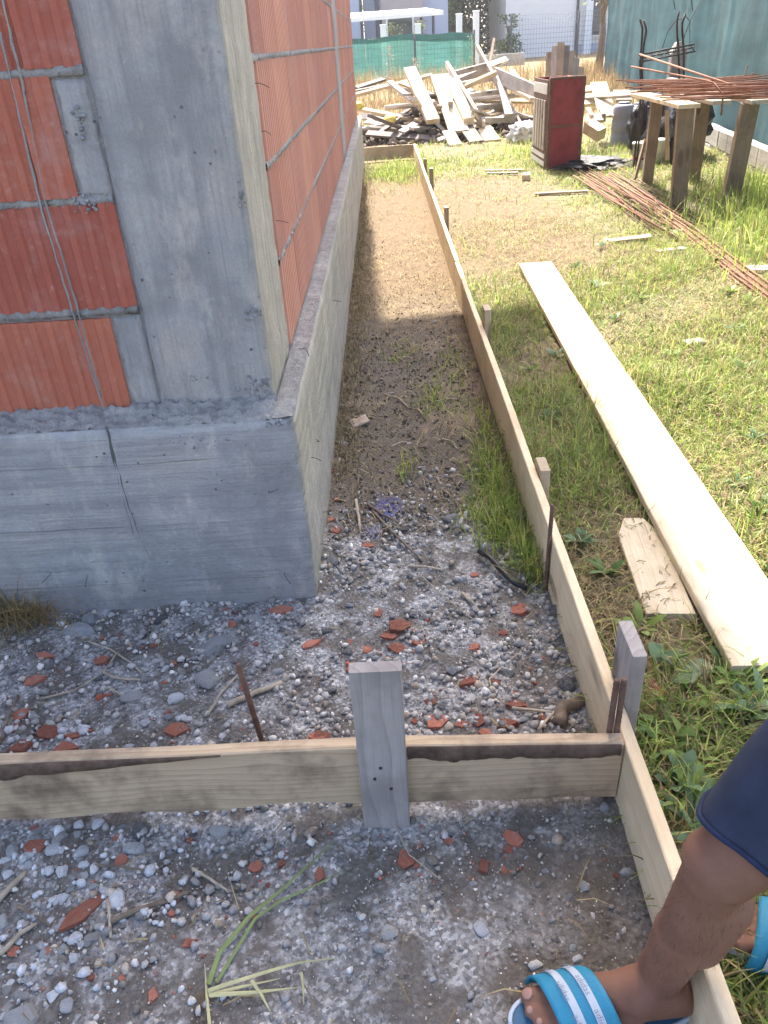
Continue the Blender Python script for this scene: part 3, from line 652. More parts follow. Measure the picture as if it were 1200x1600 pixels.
FR = [(158, 1032, 27, 16), (271, 1036, 13), (75, 1149, 38, 22), (35, 1170, 38, 22), (35, 1123, 26, 18), (25, 1142, 16, 18), (104, 1176, 44, 18), (56, 1066, 32, 16), (117, 1155, 28, 10), (71, 1027, 38, 9), (241, 1007, 15, 18), (362, 978, 15, 16), (441, 957, 34, 14), (352, 952, 12), (400, 1007, 12), (382, 1075, 16), (487, 1008, 27, 16), (494, 1153, 26, 12), (262, 1112, 11), (169, 1085, 10), (173, 1174, 11),
      (551, 1042, 19, 24), (581, 1044, 19, 15), (574, 1015, 14, 24), (591, 961, 17, 22), (606, 997, 28, 10), (620, 1015, 32, 14), (652, 1007, 23, 12), (549, 1004, 13), (812, 950, 24, 24), (787, 987, 19, 11), (741, 1011, 18), (731, 1070, 36, 16), (775, 1070, 16), (674, 1096, 19, 15), (721, 1135, 24, 12), (748, 1130, 22, 20), (758, 1148, 26, 14), (790, 1136, 38, 14), (806, 1105, 32, 14), (852, 1127, 30, 16), (804, 1087, 11), (836, 1067, 10), (647, 1124, 13), (503, 1151, 26, 14), (576, 855, 17), (524, 829, 20), (518, 814, 15), (526, 777, 11), (742, 896, 13), (604, 1030, 11),
      (58, 1326, 32, 22), (54, 1298, 16), (399, 1350, 21, 15), (439, 1346, 17), (499, 1366, 18, 22), (271, 1401, 30, 10), (294, 1473, 24, 12), (240, 1557, 19, 24), (19, 1485, 20), (142, 1529, 15), (191, 1529, 13), (184, 1312, 17), (296, 1312, 12), (191, 1345, 20), (418, 1380, 9), (268, 1429, 11), (394, 1431, 12), (75, 1485, 15),
      (632, 1345, 30, 24), (755, 1352, 20, 34), (795, 1328, 15), (787, 1358, 12, 17), (962, 1372, 11), (700, 1314, 15), (652, 1354, 9), (1118, 1190, 28, 18), (760, 745, 12), (520, 735, 10)]
for a in FR: put_frag(a[0], a[1], a[2], a[3] if len(a) > 3 else None)
put_frag(275, 1138, 44, 20, 'flat red clay piece in white pebbles, left of the leaning rebar', 0)
put_frag(624, 983, 36, 20, 'largest red clay chunk in the heap of chips before the plinth corner', .2, .03)
put_frag(683, 1130, 34, 28, 'square red clay chip just behind the near cross board', -.5)
put_frag(802, 1312, 26, 28, 'upright red clay piece under the right half of the near board', .3)
o = put_frag(126, 1432, 88, 22, 'long red clay shard lying diagonally in white pebbles', R(48), .014); o.scale.x *= 1.05; o.location.z += .004
put_frag(1020, 1083, 36, 34, 'ribbed red clay block piece behind the weathered corner stake', .1, .04)

# ------------------------------------------------------------------ loose gravel and grit (too many to count)
def rot_rand(n):
    q = RNG.normal(size=(n, 4)); q /= np.linalg.norm(q, axis=1)[:, None]; w, x, y, z = q.T
    return np.stack([1 - 2 * (y * y + z * z), 2 * (x * y - z * w), 2 * (x * z + y * w), 2 * (x * y + z * w), 1 - 2 * (x * x + z * z), 2 * (y * z - x * w), 2 * (x * z - y * w), 2 * (y * z + x * w), 1 - 2 * (x * x + y * y)], -1).reshape(n, 3, 3)
def base_stones(sub, k):
    out = []
    for i in range(k):
        bm = stone_shape(100 + i, sub, .8, 11); bm.verts.ensure_lookup_table()
        out.append((np.array([v.co[:] for v in bm.verts]), np.array([[v.index for v in f.verts] for f in bm.faces]))); bm.free()
    return out
def scatter_stones(P, S, C, sub, name, parent=None, mat='gravel', sink=.3):
    bases = base_stones(sub, 6); Vs, Fs, Cs, o = [], [], [], 0
    which = RNG.integers(0, 6, len(P))
    for b in range(6):
        m = which == b; n = m.sum()
        if not n: continue
        bv, bf = bases[b]; Rm = rot_rand(n); sc = S[m][:, None] * RNG.uniform(.75, 1.25, (n, 3))
        V = np.einsum('nij,vj->nvi', Rm, bv) * sc[:, None, :] + P[m][:, None, :]
        Vs.append(V.reshape(-1, 3)); Fs.append((bf[None] + (np.arange(n) * len(bv))[:, None, None]).reshape(-1, 3) + o); o += n * len(bv)
        Cs.append(np.repeat(C[m], len(bv), 0))
    me = np_mesh(name, np.concatenate(Vs), np.concatenate(Fs), np.concatenate(Cs)); return link(name, me, parent, M[mat])
PAL = 1.55 * np.array((1.06, 1., .91)) * np.array([(.20, .20, .205), (.26, .26, .265), (.155, .155, .16), (.33, .33, .33), (.30, .28, .25), (.115, .11, .10), (.46, .46, .46), (.22, .19, .16), (.28, .085, .05)])
def gravel_colours(n, wts):
    w = np.array(wts, float); w /= w.sum(); c = PAL[RNG.choice(len(PAL), n, p=w)]; return c * RNG.uniform(.75, 1.25, (n, 1))
def vnoise(x, y, s, ph=0): return .5 + .25 * (np.sin(x * s + ph) * np.cos(y * s * 1.1 - ph) + np.sin(x * s * .6 - y * s * .8 + ph * 2))
def region(n, x0, x1, y0, y1): return RNG.uniform(x0, x1, n), RNG.uniform(y0, y1, n)
def free(x, y):   # not under plinth or boards
    ok = ~((x < PR + .004) & (y > -PF - .004)); ok &= ~((y > -.828) & (y < -.795) & (x < .75)); ok &= ~((x > .703) & (x < .742))
    return ok
# pebbles of one to two centimetres
x, y = region(19000, -1.0, .72, -1.75, .95)
dens = np.where(y < -.83, .55 - .35 * np.clip((x - .0) / .5, 0, 1) * (vnoise(x, y, 5) < .62), .8); dens *= np.where(y > 0, np.clip(1 - y / .8, 0, 1) ** 1.3, 1)
dens *= np.where((x < -.25) & (y > -.5) & (y < -.15), .5, 1) * np.where((y < -1.05) & (x > -.15), .35, 1)
k = (RNG.uniform(size=len(x)) < dens * np.clip(1.5 * vnoise(x, y, 9, 1) * (.35 + 1.2 * vnoise(x, y, 21, 3)), .12, 1.2)) & free(x, y); x, y = x[k], y[k]
S = np.clip(RNG.lognormal(-4.9, .38, len(x)), .0035, .015)
C = gravel_colours(len(x), (5, 5, 3, 5, 2, 1, 1.4, 1, .2))
wz = (RNG.uniform(size=len(x)) < np.clip((.0 - x) * 1.4, 0, .7) * (y < -.55)); C[wz] = np.array((.6, .6, .6)) * RNG.uniform(.8, 1.1, (wz.sum(), 1))
tag(scatter_stones(np.stack([x, y, gh(x, y) + S * .35], -1), S, C, 1, 'gravel'), 'loose grey gravel scattered between the plinth and the boards', 'gravel', kind='stuff')
# grit of a few millimetres
x, y = region(60000, -.95, .72, -1.75, .9)
dens = np.where(y > 0, np.clip(1 - y / .8, 0, 1), 1) * np.clip(.05 + 1.1 * (vnoise(x, y, 7, 2) * .6 + vnoise(x, y, 17, 5) * .6 - .12), .05, 1)
k = (RNG.uniform(size=len(x)) < dens) & free(x, y); x, y = x[k], y[k]
S = np.clip(RNG.lognormal(-6.15, .35, len(x)), .0012, .0045); C = gravel_colours(len(x), (4, 5, 4, 5, 2, 3, 2.2, 2, .35))
tag(scatter_stones(np.stack([x, y, gh(x, y) + S * .4], -1), S, C, 0, 'grit'), 'fine grey grit covering the ground before the plinth', 'grit', kind='stuff')
# crumbs of red clay round the larger pieces
fx, fy = [], []
for a in FR:
    q = gz(a[0], a[1]); m_ = 9 if a[2] > 15 else 4; fx += list(RNG.normal(q.x, .035, m_)); fy += list(RNG.normal(q.y, .035, m_))
x, y = np.array(fx), np.array(fy); k = free(x, y) & (x < .7); x, y = x[k], y[k]; S = np.clip(RNG.lognormal(-6.0, .45, len(x)), .0012, .006)
tag(scatter_stones(np.stack([x, y, gh(x, y) + S * .4], -1), S, np.array((.48, .17, .105)) * RNG.uniform(.6, 1.2, (len(x), 1)), 1, 'brick_crumbs'), 'small red crumbs of broken clay block strewn in the gravel', 'brick crumbs', kind='stuff')
# crumbs of soil along the strip and beside the boards
x, y = region(16000, .06, .70, .2, 4.5); k = (RNG.uniform(size=len(x)) < np.clip(1.2 - y / 4.5, .1, 1) * (.3 + vnoise(x, y, 6, 4))); x, y = x[k], y[k]
S = np.clip(RNG.lognormal(-5.7, .5, len(x)), .0015, .011) * np.where(y > 2.2, .7, 1); C = np.where((y > 2.2)[:, None], np.array((.18, .13, .08)), np.array((.145, .12, .092))) * RNG.uniform(.75, 1.3, (len(x), 1))
tag(scatter_stones(np.stack([x, y, gh(x, y) + S * .3], -1), S, C, 0, 'soil_crumbs'), 'brown crumbs of soil along the strip beside the plinth', 'soil', kind='stuff')
# stones showing in the honeycombed concrete
def pocket(cx, cz, rx, rz, n, y):
    x = RNG.normal(cx, rx, n); z = RNG.normal(cz, rz, n); S = RNG.uniform(.003, .0075, n)
    return np.stack([x, np.full(n, y), z], -1), S
pk = []
for a, b, rx, rz, n in ((126, 195, .004, .02, 16), (125, 315, .012, .008, 18), (137, 322, .016, .005, 14), (405, 605, .03, .014, 42), (395, 490, .012, .01, 16), (378, 310, .008, .012, 12), (300, 590, .01, .006, 6)):
    c = at(a, b, 0); pk.append(pocket(c.x, c.z, rx, rz, n, .001))
for a, b, rx, rz, n in ((435, 662, .03, .005, 22), (330, 690, .08, .01, 30)):
    c = at(a, b, -PF); pk.append(pocket(c.x, c.z, rx, rz, n, -PF + .003))
P = np.concatenate([q[0] for q in pk]); S = np.concatenate([q[1] for q in pk]) ; P[:, 0] = np.minimum(P[:, 0], np.where(P[:, 1] > -.05, -.004, PR - .01))
agg = scatter_stones(P, S, np.full((len(P), 3), .33) * RNG.uniform(.6, 1.15, (len(P), 1)), 1, 'aggregate', house); agg['kind'] = 'stuff'

# ------------------------------------------------------------------ boards
def board_mesh(name, L, W, T, mat, wave=.002, seed=0, taper=None, seg=None):
    """sawn board centred on the origin: x length, y width, z thickness; slightly uneven edges and a hint of bow"""
    rnd = random.Random(seed); n = seg or max(4, int(L / .12)); bm = bmesh.new(); rings = []
    b = min(.0025, T * .12)
    for i in range(n + 1):
        x = -L / 2 + L * i / n
        wl = W / 2 + wave * noise.noise(Vector((x * 3 + seed, 1.7, 0))); wr = W / 2 + wave * noise.noise(Vector((x * 3, 9.1 + seed, 0)))
        bow = T * .12 * noise.noise(Vector((x * .8, seed * 1.3, 4))); h = T / 2
        if taper: s0, s1 = taper(i / n); wl, wr = wl * s0, wr * s1
        rings.append([bm.verts.new((x, q, r + bow)) for q, r in ((-wl, -h + b), (-wl, h - b), (-wl + b, h), (wr - b, h), (wr, h - b), (wr, -h + b), (wr - b, -h), (-wl + b, -h))])
    for a, c in zip(rings, rings[1:]):
        for k in range(8): bm.faces.new((a[k], c[k], c[(k + 1) % 8], a[(k + 1) % 8]))
    bm.faces.new(rings[0]); bm.faces.new(rings[-1][::-1])
    bmesh.ops.recalc_face_normals(bm, faces=bm.faces[:])
    me = bm_mesh(name, bm); me.materials.append(mat); return me
def orient(o, c, xdir, ydir):
    """local x along xdir, local y (width) as near ydir as possible"""
    X = Vector(xdir).normalized(); Y = Vector(ydir); Y = (Y - X * Y.dot(X)).normalized(); Z = X.cross(Y)
    o.matrix_world = Matrix(((X.x, Y.x, Z.x, c[0]), (X.y, Y.y, Z.y, c[1]), (X.z, Y.z, Z.z, c[2]), (0, 0, 0, 1)))
UP = Vector((0, 0, 1))
BX = .712                                             # inner face of the side boards
def stand_board(name, p0, p1, W, T, mat, label, cat='board', group=None, seed=0, zb=0.0):
    p0, p1 = Vector(p0), Vector(p1); L = (p1 - p0).length
    o = link(name, board_mesh(name, L, W, T, mat, .003, seed)); orient(o, (p0 + p1) / 2 + UP * (W / 2 + zb), p1 - p0, UP)
    return tag(o, label, cat, group)
stand_board('formwork_board', (BX + .0125, -1.95, .0), (BX + .0125, 2.93, .0), .182, .025, M['wood_side'], 'long pale side board on edge nearest the camera, running off the bottom right', seed=3, zb=-.002)
stand_board('formwork_board', (BX + .0125, 2.935, .0), (BX + .0135, 9.28, .0), .19, .025, M['wood_side'], 'farther pale side board on edge, continuing beyond the joint', seed=5, zb=-.004)
stand_board('formwork_board', (-.5, 9.24, .02), (BX - .002, 9.24, .02), .165, .025, M['wood_fresh'], 'short pale cross board at the far end of the strip', seed=8)
# near cross board, waney lower edge, bark left along its upper edge
def front_board():
    n = 90; x0, x1 = -1.35, BX - .003; zt = lambda x: .206 - .020 * max(0, (x - .30) / .4) + .002 * noise.noise(Vector((x * 4, 0, 0)))
    zb = lambda x: .036 + .010 * noise.noise(Vector((x * 5.5, 3, 0))) + (.012 if -.08 < x < .2 else 0) * math.sin((x + .08) / .28 * math.pi) - .012 * max(0, (x - .3) / .4)
    yf, yb = -.823, -.797; V, F = [], []
    for i in range(n + 1):
        x = x0 + (x1 - x0) * i / n; t_, b_ = zt(x), zb(x); w = .004 * noise.noise(Vector((x * 3, 8, 0)))
        V += [(x, yb, b_), (x, yb, t_), (x, yf + .004, t_), (x, yf, t_ - .003), (x, yf + w * .3, (t_ + b_) / 2), (x, yf + .002, b_ + .004), (x, yf + .008, b_)]
    m = 7
    for i in range(n):
        for k in range(m): F.append((i * m + k, (i + 1) * m + k, (i + 1) * m + (k + 1) % m, i * m + (k + 1) % m))
    F += [tuple(range(m)), tuple(range(n * m + m - 1, n * m - 1, -1))]
    c = Vector(((x0 + x1) / 2, -.81, .12)); V = [Vector(v) - c for v in V]
    # wood grain runs along local x already
    me = py_mesh('formwork_board', V, F); bm = bmesh.new(); bm.from_mesh(me); bmesh.ops.recalc_face_normals(bm, faces=bm.faces[:]); bm.to_mesh(me); bm.free()
    o = link('formwork_board', me, None, M['wood_front']); o.location = c
    tag(o, 'brown waney-edged cross board on edge in the foreground', 'board')
    for (a, b, f) in ((-1.35, -.06, lambda x: .040 * min(1, max(.02, (-.06 - x) / .42))), (.297, BX - .008, lambda x: .036 + .004 * noise.noise(Vector((x * 9, 0, 0))))):
        k = 60; V, F = [], []
        for i in range(k + 1):
            x = a + (b - a) * i / k; t_ = zt(x) - .001; h = f(x)
            for q, (dy, s) in enumerate(((0, 0), (-.004, .08), (-.0045, .5), (-.0035, .93), (.001, 1))):
                V.append(Vector((x, yf - .0005 + dy * (1 + .5 * noise.noise(Vector((x * 40, s * 5, 1)))), t_ - h * s * (1 + .3 * noise.fractal(Vector((x * 14, 4, 0)), .8, 2.1, 4)))) - c)
        for i in range(k):
            for q in range(4): F.append((i * 5 + q, i * 5 + q + 1, (i + 1) * 5 + q + 1, (i + 1) * 5 + q))
        link('bark', py_mesh('bark', V, F, True), o, M['bark'])
front_board()

def stake(x, y, top, W, T, mat, label, along='y', lean=(0, 0), seed=0, bot=-.12):
    L = top - bot
    o = link('stake', board_mesh('stake', L, W, T, mat, .002, seed, None, 8)); d = Vector((lean[0], lean[1], 1))
    orient(o, Vector((x, y, bot)) + d * (L / 2), d, (1, 0, 0) if along == 'x' else (0, 1, 0)); return tag(o, label, 'stake')
stake(.247, -.8375, .425, .092, .026, M['wood_grey'], 'weathered grey stake standing against the near cross board', 'x', (.005, .0), 2)
stake(BX + .0405, -.675, .315, .105, .028, M['wood_grey'], 'grey weathered corner stake behind the side board, nearest the camera', 'y', (.0, 0), 4)
stake(BX + .042, .26, .205, .09, .03, M['wood_fresh'], 'second stake behind the side board, sawn pale top', 'y', (0, 0), 5)
stake(BX + .042, 1.70, .265, .09, .03, M['wood_fresh'], 'third stake behind the side board, at the edge of the house shadow', 'y', (0, 0), 6)
stake(BX + .042, 4.15, .285, .08, .03, M['wood_leg'], 'fourth stake behind the side board, in the sun past the joint', 'y', (0, 0), 7)
stake(BX + .042, 6.0, .31, .08, .035, M['wood_leg'], 'fifth stake behind the side board, short of the far end', 'y', (0, 0), 8)
stake(BX + .045, 7.2, .25, .07, .035, M['wood_leg'], 'last low stake behind the side board near the far corner', 'y', (0, 0), 9)

def rebar(name, pts, r, mat, label, group=None, ribs=True):
    P = [Vector(p) for p in pts]; Q, Rr = [], []
    for a, b in zip(P, P[1:]):
        L = (b - a).length; n = max(2, int(L / .006)) if ribs else 2
        for i in range(n): Q.append(a.lerp(b, i / n)); Rr.append(r * (1.1 if i % 2 else .95) if ribs else r)
    Q.append(P[-1]); Rr.append(r)
    return tag(tube(name, Q, Rr, mat, None, 7), label, 'rebar', group)
b0 = gz(415, 1168); rebar('rebar_rod', [(b0.x + .004, b0.y, -.1), (b0.x - .022, b0.y, .255)], .0065, M['rust_dark'], 'rusty rod standing in gravel behind the near board, left of the stake')
q = at(950, 1150, -.787); rebar('rebar_rod', [(q.x, -.787, -.1), (q.x + .002, -.787, .315)], .0058, M['rust_dark'], 'left of two thin rusty rods upright at the board corner')
q2 = at(966, 1150, -.789); rebar('rebar_rod', [(min(q2.x, BX - .008), -.789, -.1), (min(q2.x, BX - .008), -.789, .318)], .0058, M['rust_dark'], 'right of two thin rusty rods upright at the board corner')
rebar('rebar_rod', [(BX - .008, -.1, -.1), (BX - .008, -.12, .29)], .0058, M['rust_dark'], 'thin rusty rod upright against the side board, by the black hose')

# loose planks on the grass
pk_ = link('plank', board_mesh('plank', 3.8, .212, .026, M['wood_plank'], .003, 21, None, 40)); orient(pk_, (1.222, 1.40, .043), (.0265, 1, 0), (1, 0, 0))
tag(pk_, 'long wide pale plank lying flat on the grass', 'plank')
sp = link('stake', board_mesh('stake', .47, .128, .024, M['wood_plank'], .002, 23, lambda u: (1 - .0 * u, 1.) if u < .8 else (1 - (u - .8) * 2.6, 1 - (u - .8) * 2.6), 24)); orient(sp, (1.018, -.035, .016), (.075, 1, 0.0), (1, 0, 0)); tag(sp, 'short pointed board lying half under the long plank', 'stake')
def flat_piece(px, py, L, W, ang, mat, label, T=.02, z=.015, tilt=0):
    p = gz(px, py); o = link('offcut', board_mesh('offcut', L, W, T, M[mat], .002, int(px), None, 5)); orient(o, (p.x, p.y, ghf(p.x, p.y) + z), (math.cos(R(ang)), math.sin(R(ang)), tilt), (-math.sin(R(ang)), math.cos(R(ang)), 0)); return tag(o, label, 'offcut')
flat_piece(983, 379, .30, .09, -6, 'wood_fresh', 'thin offcut lying in the grass right of the long plank', .02, .03, .08)
flat_piece(1046, 394, .22, .06, 12, 'wood_scrap', 'narrow grey offcut in the grass beside the rod bundle')
flat_piece(1190, 424, .22, .12, -10, 'wood_scrap', 'pale offcut at the right edge of the lawn')
flat_piece(877, 304, .5, .045, -4, 'wood_fresh', 'thin batten lying on bare earth before the red cabinet')
flat_piece(790, 268, .48, .06, -20, 'wood_fresh', 'pale batten on the ground left of the red cabinet')
flat_piece(785, 273, .35, .05, -14, 'wood_scrap', 'second grey batten just below the pale batten, left of the red cabinet')
flat_piece(822, 281, .20, .075, 78, 'wood_plank', 'short white block lying in front of the red cabinet', .06, .03)
flat_piece(792, 246, .55, .03, 35, 'wood_fresh', 'small stick on grass between the heap and the red cabinet')
flat_piece(1084, 540, .10, .06, 10, 'wood_scrap', 'tiny wood scrap alone in the lawn right of the plank')

# ------------------------------------------------------------------ table of rods
table = tag(empty('work_table', (3.05, 5.6, 0)), 'rough timber table carrying rusty rods, by the blue net', 'table')
def leg(b, t_, w, d):
    b, t_ = Vector(b), Vector(t_); L = (t_ - b).length; o = link('leg', board_mesh('leg', L, w, d, M['wood_leg'], .004, int(b.x * 100), None, 8)); o.parent = table
    c = (b + t_) / 2 - table.location; X = (t_ - b).normalized(); Y = Vector((1, -.15, 0)); Y = (Y - X * Y.dot(X)).normalized(); Z = X.cross(Y)
    o.matrix_local = Matrix(((X.x, Y.x, Z.x, c.x), (X.y, Y.y, Z.y, c.y), (X.z, Y.z, Z.z, c.z), (0, 0, 0, 1)))
leg((2.90, 6.28, -.05), (2.90, 6.25, .765), .10, .10); leg((2.80, 5.05, -.05), (2.74, 5.02, .765), .12, .10); leg((3.37, 6.33, -.05), (3.35, 6.3, .765), .12, .10); leg((3.25, 5.10, -.05), (3.25, 5.02, .765), .13, .10)
def top_board(a, b, W, T, mat, z):
    a, b = Vector(a), Vector(b); o = link('top_board', board_mesh('top_board', (b - a).length, W, T, M[mat], .003, int(a.y * 31 + a.x * 7), None, 8)); o.parent = table; c = (a + b) / 2 - table.location; X = (b - a).normalized(); Y = UP.cross(X); Z = X.cross(Y)
    o.matrix_local = Matrix(((X.x, Y.x, Z.x, c.x), (X.y, Y.y, Z.y, c.y), (X.z, Y.z, Z.z, z), (0, 0, 0, 1)))
top_board((2.80, 6.50, 0), (2.72, 4.88, 0), .17, .03, 'wood_plank', .782); top_board((3.38, 6.5, 0), (3.27, 4.86, 0), .16, .03, 'wood_scrap', .782); top_board((3.09, 6.45, 0), (3.0, 4.95, 0), .15, .03, 'wood_scrap', .786)
def rod(pts, r, mat, label, group): 
    return tag(tube('rusty_rod', pts, r, mat, None, 6), label, 'rod', group)
rr = random.Random(4)
for i in range(62):
    y0 = rr.uniform(4.85, 6.5); a = rr.gauss(-.2, .18); L = rr.uniform(.75, 1.15); cx = 3.14 + rr.uniform(-.14, .24); z = .806 + .012 * (i // 8) + rr.uniform(0, .008)
    dx, dy = math.cos(a) * L / 2, math.sin(a) * L / 2
    pts = [(cx - dx, y0 - dy, z + rr.uniform(-.0, .02)), (cx, y0 + rr.uniform(-.01, .01), z), (cx + dx, y0 + dy, z + rr.uniform(-.015, .02))]
    if i % 9 == 4: pts.append((cx + dx + .01, y0 + dy - .03, z + .1))
    rod(pts, .006, M['rust'], 'rusty reinforcing rod lying across the timber table', 'rusty rods on the table')
rod([(2.92, 5.0, .93), (3.0, 4.96, .84), (3.0, 4.94, .70)], .008, M['rust'], 'bent rusty rod hooked over the near edge of the table', None)
rod([at(1000, 85, 6.9), at(1120, 125, 5.4), at(1200, 152, 4.9)], .009, M['rust'], 'long rod sloping down over the table from the rebar frame', None)
rod([at(986, 104, 6.7), at(1100, 125, 5.9), at(1190, 150, 5.0)], .008, M['rust'], 'raised rusty rod lying uppermost along the pile on the table', None)
# rods bundled on the ground
for i in range(40):
    t0 = rr.uniform(-1, 1); x0, y0 = 2.55 + t0 * .30 + rr.gauss(0, .03), rr.uniform(6.2, 7.3); x1, y1 = 2.52 + t0 * .20 + rr.gauss(0, .05), rr.uniform(3.7, 4.9)
    z = .015 + .012 * rr.randrange(4) + rr.uniform(0, .01); g = ghf(2.5, 5)
    rod([(x0, y0, z + g), ((x0 + x1) / 2 + rr.gauss(0, .03), (y0 + y1) / 2, z + g + .006), (x1, y1, z * .7 + g + .004)], .0058, M['rust' if i % 3 else 'rust_dark'], 'thin rusty rod in the fanned bundle on the ground left of the table', 'rods fanned on the ground')
for i in range(9):
    o_ = i * .016 - .06; g = .012 + .012 * (i % 3)
    rod([(2.60 + o_, 6.4 + rr.uniform(-.5, .5), g), (2.54 + o_, 4.2, g), (2.44 + o_, 2.9, g), (2.38 + o_, 1.7 + rr.uniform(-.3, .2), g)], .0065, M['rust'], 'long rusty rod running from the bundle toward the right edge', 'long rods running to the right edge')

# rebar frame standing behind the table
cage = tag(empty('lattice_cage', (3.3, 7.2, 0)), 'dark rebar frame with bent uprights and a lattice girder, behind the table', 'rebar frame')
def crel(p): return Vector(p) - cage.location
def cpt(px, py, Y=7.2): return crel(at(px, py, Y))
for tp, Y in (([(1000, 30), (1004, 45), (1003, 62), (1000, 100), (1002, 150)], 7.2), ([(1006, 32), (1010, 48), (1006, 70), (1003, 105), (1005, 160)], 7.2), ([(1061, 18), (1058, 32), (1058, 55), (1060, 72), (1062, 150)], 7.3), ([(1071, 22), (1066, 36), (1066, 50), (1068, 75), (1069, 160)], 7.3)):
    P = [cpt(a, b, Y) for a, b in tp]; P.append(Vector((P[-1].x, P[-1].y, -.02))); tube('upright', P, .011, M['steel_dark'], cage, 7)
for i, (a, b) in enumerate((((998, 86), (1085, 69)), ((1000, 97), (1086, 80)), ((1002, 91), (1084, 74)))):
    tube('girder_bar', [cpt(*a, 7.15 + .12 * (i == 2)), cpt(*b, 7.3 + .12 * (i == 2))], .009, M['steel_dark'], cage, 6)
zz = []
for k in range(15):
    u = k / 14; zz.append(cpt(998 + 87 * u, (86 if k % 2 else 97) - 17 * u, 7.15 + .15 * u))
tube('girder_lacing', zz, .006, M['steel_dark'], cage, 5)
for pts in ([(1035, 75), (1043, 50), (1056, 32), (1072, 26), (1078, 33)], [(1068, 60), (1079, 32), (1100, -10)], [(1078, 70), (1078, 34)], [(1083, 18), (1078, -14)], [(1055, 15), (1050, -15)]):
    tube('loose_wire', [cpt(a, b, 7.4) for a, b in pts], .004, M['steel_dark'], cage, 5)
post = empty('concrete_post', (0, 0, 0)); pc = at(1055, 120, 8.3); post.location = (pc.x, pc.y, 0)
box('shaft', (-.085, -.06, -.05), (.085, .06, 1.06), M['block'], post, .01); bm = bmesh.new(); bmesh.ops.create_cone(bm, segments=4, cap_ends=True, radius1=.115, radius2=.055, depth=.10)
for v in bm.verts: v.co = Matrix.Rotation(R(45), 3, 'Z') @ v.co + Vector((0, 0, 1.11))
link('cap', bm_mesh('cap', bm), post, M['block']); tag(post, 'pale concrete post with chamfered top behind the rebar frame', 'post')

# ------------------------------------------------------------------ red cabinet (old formwork box)
cab = tag(empty('metal_cabinet', (2.33, 7.55, 0)), 'dark red metal panel box standing upright on the lawn', 'cabinet')
A = R(1)
cab.rotation_euler = (0, 0, A)
box('panel', (-.17, -.012, .0), (.17, .012, .90), M['red_paint'], cab, .006)
for x_ in (-.18, .18): box('edge_angle', (x_ - .014, -.022, -.0), (x_ + .014, .03, .915), M['rust_dark'], cab, .003)
box('edge_angle', (-.19, -.02, .90), (.19, .03, .925), M['rust_dark'], cab, .003); box('edge_angle', (-.19, -.02, -.005), (.19, .03, .02), M['wood_scrap'], cab, .003); box('rail', (-.166, -.018, .44), (.166, -.011, .456), M['rust_dark'], cab)
box('side_panel', (-.20, .035, .02), (-.188, .82, .90), M['rust_dark'], cab, .003); box('back_panel', (-.19, .80, .0), (.18, .82, .90), M['red_paint'], cab, .003); box('side_panel', (.176, .035, .02), (.188, .8, .90), M['red_paint'], cab, .003)
for j in range(5):
    for i in range(11):
        if j in (0, 1, 4): box('stud', (-.209, .07 + i * .066, (.04, .12, 0, 0, .76)[j] + .0), (-.2005, .115 + i * .066, (.09, .165, 0, 0, .86)[j]), M['white_paint'], cab)
for i in range(5): box('batten', (-.214, .09 + i * .14, .20), (-.2005, .18 + i * .14, .70), M['wood_scrap'], cab, .003)
# leaning boards behind it
for i in range(7):
    p0 = Vector((2.42 + i * .055, 9.0, .0)); p1 = p0 + Vector((.03 + .012 * i, .25, 1.22 - .035 * abs(i - 2) ** 1.5))
    o = link('plank', board_mesh('plank', (p1 - p0).length, .09, .025, M['wood_scrap' if i % 2 else 'wood_fresh'], .002, 50 + i, None, 6)); orient(o, (p0 + p1) / 2, p1 - p0, (1, .1 * i - .2, 0)); tag(o, f'upright board leaning behind the red box, {("first", "second", "third", "fourth", "fifth", "sixth", "last")[i]} of seven from the left', 'plank', 'boards leaning behind the red box')
def px_board(a, YA, b, YB, W, T, mat, label, group=None, wd=(1, 0, 0), name='plank', seed=None):
    p, q_ = at(a[0], a[1], YA), at(b[0], b[1], YB)
    for v in (p, q_): v.z = max(v.z, ghf(v.x, v.y) + T / 2)
    o = link(name, board_mesh(name, (q_ - p).length, W, T, M[mat], .003, seed if seed is not None else int(a[0] * 3 + b[1]), None, 8)); orient(o, (p + q_) / 2, q_ - p, wd); return tag(o, label, 'plank', group)
px_board((935, 130), 10.2, (950, 182), 9.2, .22, .03, 'wood_plank', 'wide white board leaning in the scrap right of the red box')
for i, (a, YA, b, YB, W) in enumerate((((912, 141), 10.3, (930, 138), 10.3, .14), ((905, 152), 10, (1000, 146), 9.2, .08), ((912, 162), 9.8, (938, 160), 9.8, .10), ((915, 185), 9.2, (945, 184), 9.1, .16), ((918, 174), 9.4, (925, 186), 9.1, .1), ((938, 172), 9.4, (944, 184), 9.1, .1), ((915, 193), 9.1, (936, 192), 9.1, .12), ((960, 150), 10.3, (985, 150), 10.3, .25))):
    px_board(a, YA, b, YB, W, .04, ('wood_plank', 'wood_scrap')[i % 2], 'short pale offcut in the scrap between red box and barrels', 'offcuts right of the red box', (0, 1, .5))
px_board((918, 196), 8.9, (940, 210), 8.7, .14, .14, 'wood_plank', 'thick white block of wood on the grass by the barrels')

